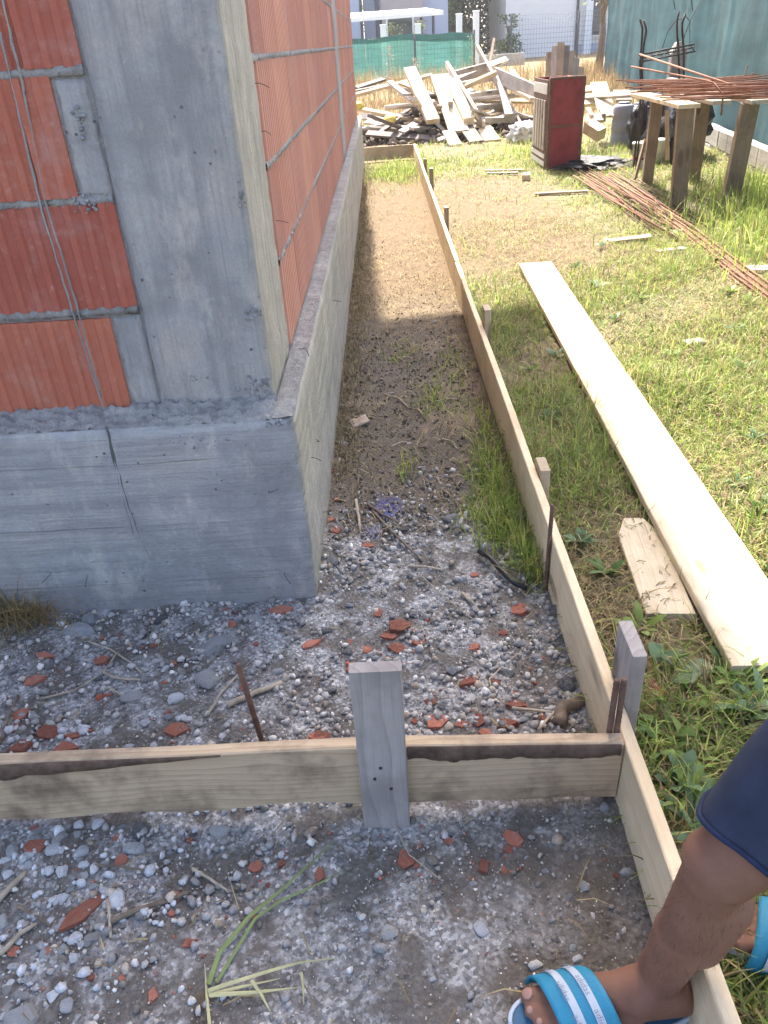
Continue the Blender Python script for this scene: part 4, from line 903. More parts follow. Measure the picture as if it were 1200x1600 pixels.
# ------------------------------------------------------------------ barrels, bucket, bags
def lathe(name, prof, mat, parent=None, n=24, smooth=True):
    V, F = [], []
    for r_, z in prof:
        for k in range(n): a = 2 * math.pi * k / n; V.append((r_ * math.cos(a), r_ * math.sin(a), z))
    for i in range(len(prof) - 1):
        for k in range(n): F.append((i * n + k, i * n + (k + 1) % n, (i + 1) * n + (k + 1) % n, (i + 1) * n + k))
    F.append(tuple(range(n - 1, -1, -1))); F.append(tuple(range((len(prof) - 1) * n, len(prof) * n)))
    return link(name, py_mesh(name, V, F, smooth), parent, mat)
def barrel(px, py, label, s=1.):
    p = gz(px, py); e = tag(empty('plastic_barrel', (p.x, p.y, ghf(p.x, p.y))), label, 'barrel'); h = .50 * s; r_ = .135 * s
    lathe('body', [(r_ * .9, 0), (r_, .02), (r_, h * .3), (r_ * .96, h * .32), (r_ * .96, h * .35), (r_, h * .37), (r_, h * .63), (r_ * .96, h * .65), (r_ * .96, h * .68), (r_, h * .70), (r_, h * .9), (r_ * .93, h * .97), (r_ * .7, h)], M['grey_plastic'], e); lathe('lid', [(r_ * .55, h + .001), (r_ * .57, h + .02), (r_ * .5, h + .025)], M['grey_plastic'], e)
barrel(969, 229, 'grey plastic barrel standing left of the black bag'); barrel(993, 226, 'second grey plastic barrel half hidden behind the black bag', .95)
p = gz(999, 262); bk = tag(empty('bucket', (p.x, p.y, 0)), 'white plastic bucket with a red band by the table leg', 'bucket')
lathe('body', [(.075, 0), (.078, .005), (.094, .23), (.102, .235), (.102, .255), (.094, .26), (.09, .255)], M['white_plastic'], bk); lathe('label_band', [(.0785, .03), (.0865, .115)], M['red_paint'], bk); tube('handle', [(-.103, 0, .24), (-.08, -.085, .19), (0, -.125, .175), (.08, -.085, .19), (.103, 0, .24)], .003, M['steel_dark'], bk)
def mark(parent, segs):   # dark lettering-like mark on the bucket side
    for a, b in segs:
        P = []
        for (u, z) in (a, b):
            an = R(-105 + u); r_ = .0785 + .0155 * (z / .23) + .0045; P.append((r_ * math.cos(an), r_ * math.sin(an), z))
        tube('printed_mark', P, .0045, M['dark_metal'], parent, 5)
mark(bk, (((0, .19), (14, .13)), ((14, .19), (0, .13)), ((20, .19), (26, .13)), ((26, .13), (33, .19))))
p = gz(1052, 268); lathe_b = tag(empty('bucket', (p.x + .02, p.y + .6, 0)), 'plain pale bucket under the timber table', 'bucket'); lathe('body', [(.075, 0), (.094, .23), (.102, .235), (.102, .255), (.09, .255)], M['white_plastic'], lathe_b)
def lump(name, c, s, mat, label, cat, seed=0, amp=.35, sc=2.2, sub=4):
    bm = bmesh.new(); bmesh.ops.create_icosphere(bm, subdivisions=sub, radius=1)
    for v in bm.verts:
        q = v.co.copy(); rg = 1 - abs(noise.noise(q * sc + Vector((seed, 0, 0)))) * 1.6; v.co = q * (1 + amp * noise.fractal(q * sc + Vector((seed, 2, 0)), .7, 2, 4) + amp * .35 * rg); v.co.z = max(v.co.z, -.75)
    o = link(name, bm_mesh(name, bm, True), None, M[mat]); o.location = c; o.scale = s; return tag(o, label, cat)
p = gz(997, 238); lump('black_bag', (p.x, p.y, .26), (.13, .16, .30), 'black_plastic', 'crumpled black plastic bag between barrel and table leg', 'bag', 3)
p = gz(912, 262); lump('black_tarpaulin', (p.x + .05, p.y - .05, .035), (.34, .30, .06), 'black_plastic', 'crumpled black sheet on the ground beside the red box', 'tarpaulin', 8, .6, 3.2)
p = gz(818, 222); lump('white_bag', (p.x, p.y, .10), (.20, .25, .15), 'white_plastic', 'crumpled white plastic bag left of the red box', 'bag', 12, .45, 2.8)
lump('black_bag', (3.72, 8.0, .30), (.30, .5, .42), 'black_plastic', 'big dark bag heaped under the table against the net', 'bag', 21, .35, 2)
tag(tube('batten', [at(1043, 250, 6.6), at(1042, 172, 6.7)], .022, M['wood_fresh'], None, 4, False), 'upright pale batten standing under the table', 'batten')
tag(tube('batten', [(at(992, 280, 6.1)), at(1008, 218, 6.35)], .017, M['wood_leg'], None, 4, False), 'short batten leaning on the table leg by the bucket', 'batten')

# ------------------------------------------------------------------ blue shade-net fence and block wall
def nx_(y): return 4.10 + (y - 6.2) * .137
nf_o = tag(empty('net_fence', (nx_(6), 6, 0)), 'tall blue-green shade net fence along the right boundary', 'fence')
V, F = [], []; nu, nv = 190, 26; y0, y1 = 1.0, 22.1
for j in range(nv + 1):
    for i in range(nu + 1):
        u = i / nu; y = y0 + (y1 - y0) * u ** 1.4; v = j / nv; z = .03 + v * 2.45 + gh(nx_(y), y) + .03 * math.sin(y * 2.1) * v
        d = .05 * math.sin(y * 2.6 + .8 * math.sin(z * 2)) * (1 - .6 * v) + .035 * noise.noise(Vector((y * 3.1, z * .8, 0))) + .014 * noise.noise(Vector((y * 11, z * 2.5, 5)))
        V.append(Vector((nx_(y) + .12 + d, y, float(z))) - nf_o.location)
for j in range(nv):
    for i in range(nu): a = j * (nu + 1) + i; F.append((a, a + 1, a + nu + 2, a + nu + 1))
link('net', py_mesh('net', V, F, True), nf_o, M['net_blue'])
for y in np.arange(2.2, 22.3, 2.5): 
    q = Vector((nx_(y) + .26, y, 0)) - nf_o.location; tube('post', [q - UP * .2, q + UP * 2.6], .028, M['dark_metal'], nf_o, 8)
bw = tag(empty('block_wall', (nx_(6), 6, 0)), 'low grey concrete block wall at the foot of the blue net', 'wall')
bme = [None] * 3
for k in range(3):
    bm = bmesh.new(); bm_box(bm, (-.06, -.195, 0), (.06, .195, .19), .006); bme[k] = bm_mesh('block', bm); bme[k].materials.append(M['block'])
for c in range(2):
    for k in range(18):
        y = 3.4 + k * .40 + (.2 if c else 0); o = link('block', bme[k % 3], bw); o.location = Vector((nx_(y) + random.uniform(-.008, .008), y, -.16 + c * .20)) - bw.location; o.rotation_euler = (0, 0, R(-7.8) + random.uniform(-.02, .02))

# ------------------------------------------------------------------ scrap wood heap
G1 = 'weathered boards heaped in the scrap pile'
def heap_z(x, y): return max(0, .85 * math.exp(-((x - 1.35) / 1.15) ** 2 - ((y - 12.6) / 1.15) ** 2)) 
px_board((640, 108), 12.6, (677, 190), 11.0, .20, .07, 'wood_fresh', 'tan pointed beam leaning on the left of the scrap heap')
px_board((687, 118), 12.6, (717, 206), 10.9, .30, .04, 'wood_plank', 'widest white board sloping down the front of the scrap heap')
px_board((703, 130), 12.4, (733, 190), 11.1, .17, .13, 'wood_plank', 'thick white beam right of the widest board on the heap')
px_board((752, 196), 11.4, (770, 222), 10.6, .24, .04, 'wood_fresh', 'loose plank end on the grass below the ladder')
px_board((722, 190), 11.3, (745, 222), 10.5, .22, .03, 'wood_dark', 'dark board lying in shade at the foot of the heap')
px_board((700, 205), 10.9, (712, 229), 10.4, .18, .03, 'wood_scrap', 'low board at the very front of the heap')
px_board((553, 149), 13.2, (675, 117), 13.6, .06, .05, 'wood_fresh', 'long thin pole across the left of the heap')
px_board((556, 143), 13.3, (640, 127), 13.8, .05, .05, 'wood_scrap', 'second thin pole above the long pole on the left of the heap')
px_board((556, 138), 13.8, (600, 124), 14.2, .14, .04, 'wood_dark', 'dark board topmost at the left end of the heap')
px_board((609, 128), 13.0, (664, 172), 11.7, .10, .04, 'wood_scrap', 'grey batten slanting down to the right behind the tan beam')
px_board((690, 152), 12.5, (776, 113), 12.3, .07, .06, 'wood_fresh', 'upper long pole crossing the ladder')
px_board((700, 126), 13.6, (792, 93), 14.0, .13, .05, 'wood_scrap', 'long board sloping up at the back right of the heap')
px_board((704, 132), 13.4, (768, 106), 13.4, .09, .05, 'wood_scrap', 'narrow board under the long back board of the heap')
px_board((774, 116), 12.6, (840, 146), 10.6, .20, .05, 'wood_grey', 'wide grey board running from the heap to the red box', None, (0, .3, 1))
px_board((794, 134), 12.2, (833, 156), 10.6, .10, .05, 'wood_fresh', 'yellowish board under the wide grey board')
px_board((800, 110), 14.0, (814, 130), 13.2, .09, .03, 'wood_plank', 'small pale board standing at the right rear of the heap')
px_board((772, 60), 16.0, (765, 100), 15.6, .05, .03, 'wood_fresh', 'thin upright lath behind the heap near the fence end')
px_board((780, 118), 12.4, (795, 180), 11.4, .12, .04, 'wood_grey', 'grey strut lying under the right rail of the ladder')
lad = empty('wooden_ladder', (0, 0, 0)); lb, lt, rb, rt = at(756, 194, 11.2), at(698, 100, 13.1), at(812, 194, 11.6), at(746, 74, 13.7); lad.location = lb; tag(lad, 'grey wooden ladder lying against the scrap heap', 'ladder')
def lpart(name, a, b, W, T, mat, yd):
    o = link(name, board_mesh(name, (b - a).length, W, T, M[mat], .003, int(a.x * 97 + a.z * 31), None, 6)); o.parent = lad; c = (a + b) / 2 - lb; X = (b - a).normalized(); Y = Vector(yd); Y = (Y - X * Y.dot(X)).normalized(); Z = X.cross(Y)
    o.matrix_local = Matrix(((X.x, Y.x, Z.x, c.x), (X.y, Y.y, Z.y, c.y), (X.z, Y.z, Z.z, c.z), (0, 0, 0, 1)))
lpart('rail', lb, lt, .09, .05, 'wood_scrap', (0, -.5, 1)); lpart('rail', rb, rt, .09, .05, 'wood_scrap', (0, -.5, 1))
for u in (.06, .25, .44, .63, .82): lpart('rung', lb.lerp(lt, u), rb.lerp(rt, u * .92), .08, .035, 'wood_scrap', (0, -.3, 1))
hr = random.Random(9)
SB = [[board_mesh('plank', L, W, T, M[m], .004, 70 + i, None, 6) for m in ('wood_scrap', 'wood_grey', 'wood_dark', 'wood_fresh')] for i, (L, W, T) in enumerate(((1.6, .12, .03), (1.1, .16, .03), (2.1, .09, .04), (.8, .2, .025), (1.4, .07, .06), (.55, .12, .03)))]
for i in range(72):
    x, y = hr.gauss(1.3, .85), hr.gauss(12.3, .65); x = min(2.9, max(-.25, x)); h = heap_z(x, y) * hr.uniform(.1, .75) + .05 + ghf(x, y); a = hr.gauss(.2, .5) if hr.random() < .55 else hr.gauss(1.5, .45)
    left = x < .7; m = hr.choice((0, 1, 2, 2)) if left else hr.choice((0, 0, 1, 3, 2)); me = SB[hr.randrange(6)][m]; sl_ = hr.gauss(0, .22)
    o = link('plank', me); orient(o, (x, y, h), (math.cos(a), math.sin(a), sl_), (-math.sin(a), math.cos(a), hr.gauss(0, .35)))
    L = me.vertices[-1].co.x * 2; low = o.location.z - abs(sl_) * L / 2
    tone = ('weathered', 'grey', 'dark', 'yellowish')[m]
    tag(o, f'{tone} scrap board jumbled in the {"left" if left else "right"} part of the heap', 'plank', f'{tone} boards in the {"left" if left else "right"} part of the heap')
# shrubby cuttings and earth under the heap
x, y = region(500, -.3, 3.2, 10.9, 13.6); S = RNG.uniform(.03, .10, 500); z = np.array([heap_z(a, b) * .35 for a, b in zip(x, y)])
tag(scatter_stones(np.stack([x, y, z * RNG.uniform(.2, 1, 500) + gh(x, y)], -1), S, np.array((.13, .10, .075)) * RNG.uniform(.5, 1.6, (500, 1)), 1, 'rubble'), 'earth and rubble showing under the scrap heap', 'rubble', kind='stuff')
for px, py, l in ((559, 167, 'yellow plastic scrap at the house end of the heap'), (609, 188, 'yellow plastic scrap under the dark boards of the heap')):
    q = at(px, py, 11.6); t_ = plain('yellow_scrap', (.62, .50, .10), .6, .1, 9, .2); o = lump('plastic_scrap', q, (.09, .06, .06), 'white_plastic', l, 'scrap', px, .5, 2, 3); o.data.materials.clear(); o.data.materials.append(t_)

# ------------------------------------------------------------------ sticks, hose and small litter
def stick(pts, r, mat, label, z=.008, name='stick', cat='stick', group=None):
    P = []
    for i, (a, b) in enumerate(pts):
        q = gz(a, b); P.append(Vector((q.x, q.y, ghf(q.x, q.y) + z + .004 * math.sin(i * 2.3))))
    Q = []
    for a, b in zip(P, P[1:]):
        for s in range(5): w = a.lerp(b, s / 5); Q.append(w + Vector((noise.noise(w * 40), noise.noise(w * 40 + Vector((5, 0, 0))), 0)) * r * .5)
    Q.append(P[-1]); rs = [r * (1 - .35 * i / len(Q)) for i in range(len(Q))]
    return tag(tube(name, Q, rs, M[mat], None, 6), label, cat, group)
stick([(357, 1106), (400, 1090), (441, 1070)], .0085, 'twig_pale', 'splintered pale wood chip right of the leaning rebar'); stick([(325, 1120), (348, 1085), (376, 1052)], .004, 'twig_pale', 'thin pale stick left of the leaning rebar')
stick([(138, 1002), (175, 1018), (208, 1038), (230, 1062)], .003, 'twig_pale', 'curved pale stem on bare soil below the plinth'); stick([(66, 1100), (120, 1085), (160, 1055), (185, 1022)], .0025, 'twig_pale', 'long thin stem bending across the left gravel')
stick([(160, 1052), (180, 1062), (228, 1063)], .0045, 'twig_pale', 'forked pale twig in the left gravel'); stick([(3, 1170), (15, 1135), (30, 1090)], .005, 'twig', 'dark stick at the left edge behind the cross board')
stick([(178, 1446), (220, 1428), (262, 1412), (296, 1398)], .006, 'twig', 'dark crooked stick beside the long brick shard'); stick([(302, 1360), (330, 1376), (357, 1392)], .0035, 'twig_pale', 'short pale stick below the near cross board')
stick([(0, 1412), (20, 1392), (42, 1366)], .007, 'twig_pale', 'split wood sliver at the left edge in front'); stick([(0, 1492), (30, 1466), (58, 1444)], .0055, 'twig_pale', 'pale stick at the left edge among white pebbles'); stick([(30, 1420), (50, 1432), (80, 1448)], .003, 'twig', 'thin dark twig among white pebbles')
stick([(170, 1410), (175, 1440), (176, 1470)], .0035, 'twig_pale', 'short stalk standing beside the brick shard'); stick([(150, 1358), (195, 1360), (250, 1366)], .0025, 'twig', 'thin root under the near cross board')
stick([(556, 783), (560, 808), (563, 830)], .006, 'twig_pale', 'short grey stick beside the blue paint'); stick([(575, 790), (600, 808), (628, 822)], .005, 'twig', 'upper of two crossed dark twigs by the blue paint'); stick([(583, 800), (615, 838), (660, 878)], .005, 'twig', 'lower longer twig pointing at the gravel')
stick([(722, 928), (735, 942), (750, 957)], .006, 'twig_pale', 'stubby pale stick in the gravel near the hose'); stick([(640, 888), (665, 890), (692, 890)], .005, 'twig_pale', 'flat sliver of wood where gravel meets soil')
stick([(655, 900), (700, 940), (740, 968)], .002, 'twig_pale', 'long straw-like stem across the gravel'); stick([(782, 1050), (765, 1070), (770, 1095)], .0025, 'twig_pale', 'bent pale stem behind the near board'); stick([(800, 1035), (825, 1010), (842, 985)], .002, 'twig_pale', 'thin stem in the gravel left of the dark lump')
stick([(800, 1112), (870, 1122)], .004, 'twig_pale', 'flat pale splinter next to the grey log'); stick([(870, 1138), (885, 1112), (905, 1096), (925, 1086)], .018, 'twig', 'short thick grey log piece in the corner by the side board'); stick([(840, 1150), (870, 1115), (900, 1090), (930, 1070)], .004, 'twig_pale', 'long stem leaning on the grey log piece')
stick([(590, 1240), (640, 1340), (690, 1380)], .0015, 'twig_pale', 'fine stem on the gravel below the stake')
for i, (a, b, c, d) in enumerate(((672, 790, 700, 785), (690, 690, 715, 705), (640, 640, 665, 660), (600, 620, 640, 640), (700, 660, 705, 690), (715, 575, 730, 590), (745, 585, 738, 610), (680, 630, 720, 625), (560, 745, 552, 770), (620, 560, 650, 565), (655, 700, 672, 708), (730, 730, 738, 755), (690, 770, 720, 800), (610, 700, 636, 690))):
    stick([(a, b), ((a + c) / 2 + 3, (b + d) / 2 - 2), (c, d)], .0035, 'twig_pale' if i % 2 else 'twig', f'{"pale" if i % 2 else "dark"} broken stalk lying on the soil strip', group='stalks on the soil strip')
hs = [gz(a, b) for a, b in ((748, 868), (765, 880), (780, 898), (798, 915), (822, 925))]
tag(tube('hose', [Vector((q.x, q.y, .016 + .006 * math.sin(i))) for i, q in enumerate(hs)], .0075, M['black_plastic'], None, 8), 'short length of black corrugated hose in the grass by the side board', 'hose')
for (a, b, w, l) in ((500 / 1200 * 380 + 520, 505, .018, 'white cigarette-like stub near the shadow edge'), (640, 692, .012, 'white paper scrap on the soil strip, upper'), (660, 732, .016, 'white plastic scrap on the soil strip, lower'), (613, 617, .012, 'small white shell on the soil strip')):
    q = gz(a, b); o = link('litter', stone_variant(3, 'st_white'), None); o.scale = (w, w * .6, w * .25); o.location = (q.x, q.y, ghf(q.x, q.y) + .006); tag(o, l, 'litter')
q = gz(562, 662); V = []; F = []
for j in range(5):
    for i in range(7): V.append((-.04 + i * .0135, -.03 + j * .015, .012 * noise.noise(Vector((i * .6, j * .6, 3))) + .012))
for j in range(4):
    for i in range(6): a = j * 7 + i; F.append((a, a + 1, a + 8, a + 7))
cbm = py_mesh('cardboard_scrap', V, F, True); cb = link('cardboard_scrap', cbm, None, plain('cardboard', (.40, .32, .25), .9, .2, 20, .3)); cb.location = (q.x, q.y, ghf(q.x, q.y)); cb.rotation_euler = (.1, -.25, .3); sm = cb.modifiers.new('thick', 'SOLIDIFY'); sm.thickness = .002
tag(cb, 'torn beige cardboard scrap on the soil against the plinth', 'cardboard')

# ------------------------------------------------------------------ grass
def blades(P, H, lean, az, width, col, seg=3, curl=.6):
    """P (n,3) roots; curved tapering ribbons. returns V,F,C"""
    n = len(P); d = np.stack([np.cos(az), np.sin(az), np.zeros(n)], -1); s = np.stack([-np.sin(az), np.cos(az), np.zeros(n)], -1)
    tw = RNG.uniform(-.8, .8, n)[:, None]; s = s * np.cos(tw) + np.array((0, 0, 1.)) * np.sin(tw) * .5
    Vs = []
    for k in range(seg + 1):
        u = k / seg; ang = lean * (.4 + curl * u * 1.3)
        c = P + d * (H * u * np.sin(ang))[:, None] + np.array((0, 0, 1.)) * (H * u * np.cos(np.minimum(ang, 1.55)))[:, None]
        w = (width * (1 - u ** 1.6) + .0002)[:, None]
        Vs += [c - s * w, c + s * w]
    V = np.stack(Vs, 1); m = 2 * (seg + 1)
    f = np.array([[2 * k, 2 * k + 1, 2 * k + 3, 2 * k + 2] for k in range(seg)])
    F = (f[None] + (np.arange(n) * m)[:, None, None]).reshape(-1, 4); C = np.repeat(col, m, 0)
    return V.reshape(-1, 3), F, C
def cat3(L):
    o, Vs, Fs, Cs = 0, [], [], []
    for V, F, C in L: Vs.append(V); Fs.append(F + o); Cs.append(C); o += len(V)
    return np.concatenate(Vs), np.concatenate(Fs), np.concatenate(Cs)
GREENS = 2.05 * np.array((1.12, 1., .9)) * np.array([(.085, .145, .03), (.12, .19, .04), (.065, .115, .028), (.16, .22, .055), (.20, .23, .075)])
STRAWS = .95 * np.array((1.06, 1., .88)) * np.array([(.36, .30, .16), (.45, .38, .22), (.28, .225, .13), (.20, .16, .10)])
def gcol(n, straw=.15): 
    c = GREENS[RNG.integers(0, 5, n)].copy(); m = RNG.uniform(size=n) < straw; c[m] = STRAWS[RNG.integers(0, 4, m.sum())]; return c * RNG.uniform(.75, 1.3, (n, 1))
def lawn_density(x, y):
    path = np.clip((2.25 - x + .45 * (vnoise(x, y, 3, 2) - .5)) / .35, 0, 1) * np.clip((y - 2.7) / .7, 0, 1) * np.clip((8.0 - y) / 1.0, 0, 1)
    d = (.22 + 1.15 * vnoise(x, y, 4.1, .7) * vnoise(x, y, 9.3, 3) * 1.9); d = d * (1 - .93 * path)
    bare = np.exp(-((x - .98) / .16) ** 2 - ((y + .30) / .22) ** 2) + .8 * np.exp(-((x - .85) / .09) ** 2 - ((y + .2) / .4) ** 2)
    bare = bare + 1.1 * np.exp(-((x - 3.05) / .45) ** 2 - ((y - 5.3) / .8) ** 2)
    return np.clip(d * (1 - .9 * np.clip(bare, 0, 1)), 0, 1)
def offplank(x, y):
    c = 1.222 + .0265 * (y - 1.4); return ~((np.abs(x - c) < .102) & (y > -.5) & (y < 3.3)) & (x > .748) & ~((x > .945) & (x < 1.06) & (y > -.27) & (y < .19))
L = []
for n, x0, x1, y0, y1, h0, h1, w in ((52000, .748, 2.0, -1.5, 1.4, .035, .115, .0021), (62000, .748, 2.9, 1.4, 4.6, .03, .095, .0023), (42000, .8, 4.3, 4.6, 9.0, .03, .10, .0032), (9000, -1.0, 6.0, 8.6, 14.5, .05, .14, .005)):
    x, y = region(n, x0, x1, y0, y1); k = (RNG.uniform(size=n) < lawn_density(x, y)) & offplank(x, y) & ~((y > 9.0) & (x < .2)) & (x < nx_(y) - .02); x, y = x[k], y[k]; n = len(x)
    g = RNG.uniform(h0, h1, n) * (.6 + .9 * vnoise(x, y, 5, 1)); L.append(blades(np.stack([x, y, gh(x, y) - .002], -1), g, np.abs(RNG.normal(.95, .4, n)), RNG.uniform(0, 6.28, n), w * RNG.uniform(.6, 1.4, n), gcol(n, .33)))
# taller growth along the net and in the strip
for cx, cy, rx, ry, n, h in ((.64, .50, .05, .16, 620, .09), (.62, .22, .055, .09, 420, .10), (.675, .02, .02, .07, 240, .11), (.66, 1.0, .03, .12, 130, .06), (.60, 1.6, .06, .2, 140, .06), (.35, 1.85, .05, .08, 60, .06), (.33, .62, .015, .05, 30, .09), (.48, 1.25, .06, .1, 120, .07), (.46, 8.1, .2, .5, 1500, .13), (3.5, 4.6, .3, .6, 2600, .24), (3.2, 3.6, .35, .5, 2600, .22), (3.75, 5.6, .12, .4, 600, .2), (2.45, 8.8, .4, .5, 1200, .16), (.80, 8.4, .05, .5, 300, .18)):
    x, y = RNG.normal(cx, rx, n), RNG.normal(cy, ry, n); k = ((x < .705) | (x > .748)) & ~((x < .07) & (y > -.1)); x, y = x[k], y[k]; n = len(x)
    L.append(blades(np.stack([x, y, gh(x, y) - .002], -1), h * RNG.uniform(.4, 1.15, n), np.abs(RNG.normal(.55, .35, n)), RNG.uniform(0, 6.28, n), RNG.uniform(.0014, .0032, n) * (1 if cy < 3 else 1.8), gcol(n, .1)))
V, F, C = cat3(L); tag(link('grass', np_mesh('grass', V, F, C), None, M['grass']), 'short green grass growing over the ground right of the boards', 'grass', kind='stuff')
# cut stalks and hay lying on the ground
def lying(x, y, Lh, w, col):
    n = len(x); P = np.stack([x, y, gh(x, y) + RNG.uniform(.002, .012, n)], -1); return blades(P, Lh, RNG.uniform(1.45, 1.62, n), RNG.uniform(0, 6.28, n), w, col, 2, .46)
L = []
for n, x0, x1, y0, y1, f, w in ((16000, .75, 2.0, -1.5, 1.6, 1., .0014), (24000, .75, 3.2, 1.6, 5.0, 1., .0018), (9000, .75, 4.2, 5.0, 10.5, 1., .003), (3200, .07, .70, .2, 4.0, .7, .0013), (2600, .07, .70, 2.4, 9.0, 1, .002), (700, -.8, .7, -1.7, .2, .5, .0011), (4500, -.5, 4, 9.4, 13, 1, .004)):
    x, y = region(n, x0, x1, y0, y1); k = (RNG.uniform(size=n) < f * (.25 + vnoise(x, y, 5, 5))) & free(x, y) & ((x < .7) | offplank(x, y)); x, y = x[k], y[k]; n = len(x)
    L.append(lying(x, y, RNG.uniform(.02, .09, n), w * RNG.uniform(.6, 1.5, n), STRAWS[RNG.integers(0, 4, n)] * RNG.uniform(.7, 1.25, (n, 1))))
n = 1500; x = np.clip(RNG.normal(.89, .09, n), .752, 1.08); y = RNG.normal(-.22, .24, n); L.append(lying(x, y, RNG.uniform(.03, .12, n), .0016 * RNG.uniform(.6, 1.5, n), STRAWS[RNG.integers(0, 4, n)] * RNG.uniform(.6, 1.2, (n, 1))))
# withered fringe at the foot of the plinth
n = 5000; y = RNG.uniform(.6, 8.8, n); x = .062 + np.abs(RNG.normal(0, .055, n)); L.append(blades(np.stack([x, y, gh(x, y)], -1), RNG.uniform(.02, .09, n), RNG.uniform(.5, 1.5, n), RNG.uniform(0, 6.28, n), RNG.uniform(.0008, .002, n), STRAWS[RNG.integers(0, 4, n)] * RNG.uniform(.4, .9, (n, 1))))
V, F, C = cat3(L); tag(link('straw', np_mesh('straw', V, F, C), None, M['straw']), 'dry cut stalks strewn over the soil and lawn', 'straw', kind='stuff')

def tuft(name, x, y, n, h, spread, cols, label, cat, lean=.6, w=.0016, mat='grass', sx=1.):
    px_, py_ = RNG.normal(0, spread, n) * sx, RNG.normal(0, spread, n)
    V, F, C = blades(np.stack([px_, py_, np.zeros(n)], -1), h * RNG.uniform(.5, 1.2, n), np.abs(RNG.normal(lean, .4, n)), RNG.uniform(0, 6.28, n), w * RNG.uniform(.6, 1.4, n), cols[RNG.integers(0, len(cols), n)] * RNG.uniform(.7, 1.25, (n, 1)), 5)
    o = link(name, np_mesh(name, V, F, C), None, M[mat]); o.location = (x, y, ghf(x, y)); return tag(o, label, cat)
q = gz(50, 958); tuft('dry_grass_clump', q.x - .03, min(q.y, -.13), 330, .15, .035, STRAWS * np.array((1.05, .95, .8)), 'clump of dry yellow grass against the plinth at left edge', 'grass clump', .9, .0011, 'straw', 1.8)
q = gz(10, 960); tuft('dry_grass_clump', q.x - .02, -.12, 160, .17, .03, STRAWS * .9, 'dry grass clump cut by the left edge of the picture', 'grass clump', .8, .0011, 'straw', 1.4)
# a pulled-up green stalk lying in front
gs = [gz(a, b) for a, b in ((328, 1545), (345, 1495), (390, 1440), (455, 1385), (522, 1322))]
st = empty('grass_stalk', gs[0]); tag(st, 'pulled-up green grass stalk lying on the front gravel', 'grass stalk')
gm = plain('stalk_green', (.17, .22, .08), .7, .2, 30, .1); gm2 = plain('stalk_straw', (.40, .38, .20), .7, .2, 30, .1)
def srel(pts, z=.01): return [Vector((gz(a, b).x, gz(a, b).y, z)) - Vector(gs[0]) for a, b in pts]
def ribbon(name, pts, w, mat, parent):
    V, F = [], []
    for i, p in enumerate(pts):
        t_ = (pts[min(i + 1, len(pts) - 1)] - pts[max(i - 1, 0)]).normalized(); s = Vector((-t_.y, t_.x, .25)).normalized(); ww = w * (1 - .8 * (i / (len(pts) - 1)) ** 2); V += [p - s * ww, p + UP * w * .35, p + s * ww]
    for i in range(len(pts) - 1):
        for k in range(2): F.append((3 * i + k, 3 * i + k + 1, 3 * i + k + 4, 3 * i + k + 3))
    return link(name, py_mesh(name, V, F, True), parent, mat)
ribbon('blade', srel([(328, 1545), (345, 1495), (390, 1440), (455, 1385), (522, 1322)], .014), .0045, gm, st); ribbon('blade', srel([(340, 1540), (400, 1440), (440, 1412), (500, 1385), (535, 1365)], .010), .003, gm, st)
for pts, w in (([(328, 1556), (360, 1545), (420, 1526), (470, 1512), (528, 1505)], .0034), ([(330, 1562), (400, 1558), (470, 1550)], .0036), ([(328, 1560), (380, 1548), (440, 1535)], .003), ([(330, 1610), (325, 1560), (322, 1512)], .0028), ([(395, 1540), (412, 1565), (425, 1590)], .003), ([(472, 1525), (475, 1550), (476, 1575)], .0025)): ribbon('blade', srel(pts, .012 + random.uniform(0, .008)), w, gm2, st)
tubes('root', [(srel([(328, 1550), (310 + random.uniform(-20, 20), 1570 + random.uniform(-10, 30)), (290 + random.uniform(-10, 60), 1585 + random.uniform(-30, 30))], .008), .0012) for _ in range(14)], M['twig'], st, 4)

# broad-leaved weeds
def leaf_mesh(L, W, lob=0., seed=0):
    V, F = [], []; n = 8
    for i in range(n + 1):
        u = i / n; w = W * math.sin(math.pi * min(1, u * .94 + .03)) ** .75 * (1 + lob * math.sin(u * 17 + seed)); z = .25 * L * math.sin(u * 2.4) * .5
        V += [(L * u, -w, z - .12 * w + .1 * w * math.sin(u * 9)), (L * u, 0, z), (L * u, w, z - .12 * w + .1 * w * math.sin(u * 8 + 2))]
    for i in range(n):
        for k in range(2): F.append((3 * i + k, 3 * i + k + 1, 3 * i + k + 4, 3 * i + k + 3))
    return V, F
def leaf_mat(name, a, b):
    t = NT(name); nz = t.noise(t.coord('Object'), 30, 4); c = t.ramp(nz, [(.3, a), (.7, b)]); t.base(c); t.rough(.5); t.bump(t.noise(t.coord('Object'), 90, 3), .4, .003)
    tr = t.n('ShaderNodeBsdfTranslucent'); t.l(c, tr.inputs[0]); mx = t.n('ShaderNodeMixShader'); mx.inputs[0].default_value = .35; t.l(t.b.outputs[0], mx.inputs[1]); t.l(tr.outputs[0], mx.inputs[2]); t.l(mx.outputs[0], t.out.inputs[0]); return t.m
M['leafA'] = leaf_mat('leafA', (.07, .13, .035), (.13, .21, .06)); M['leafB'] = leaf_mat('leafB', (.12, .20, .10), (.19, .28, .15)); M['leafC'] = leaf_mat('leafC', (.15, .22, .04), (.24, .32, .08))
LM = {}
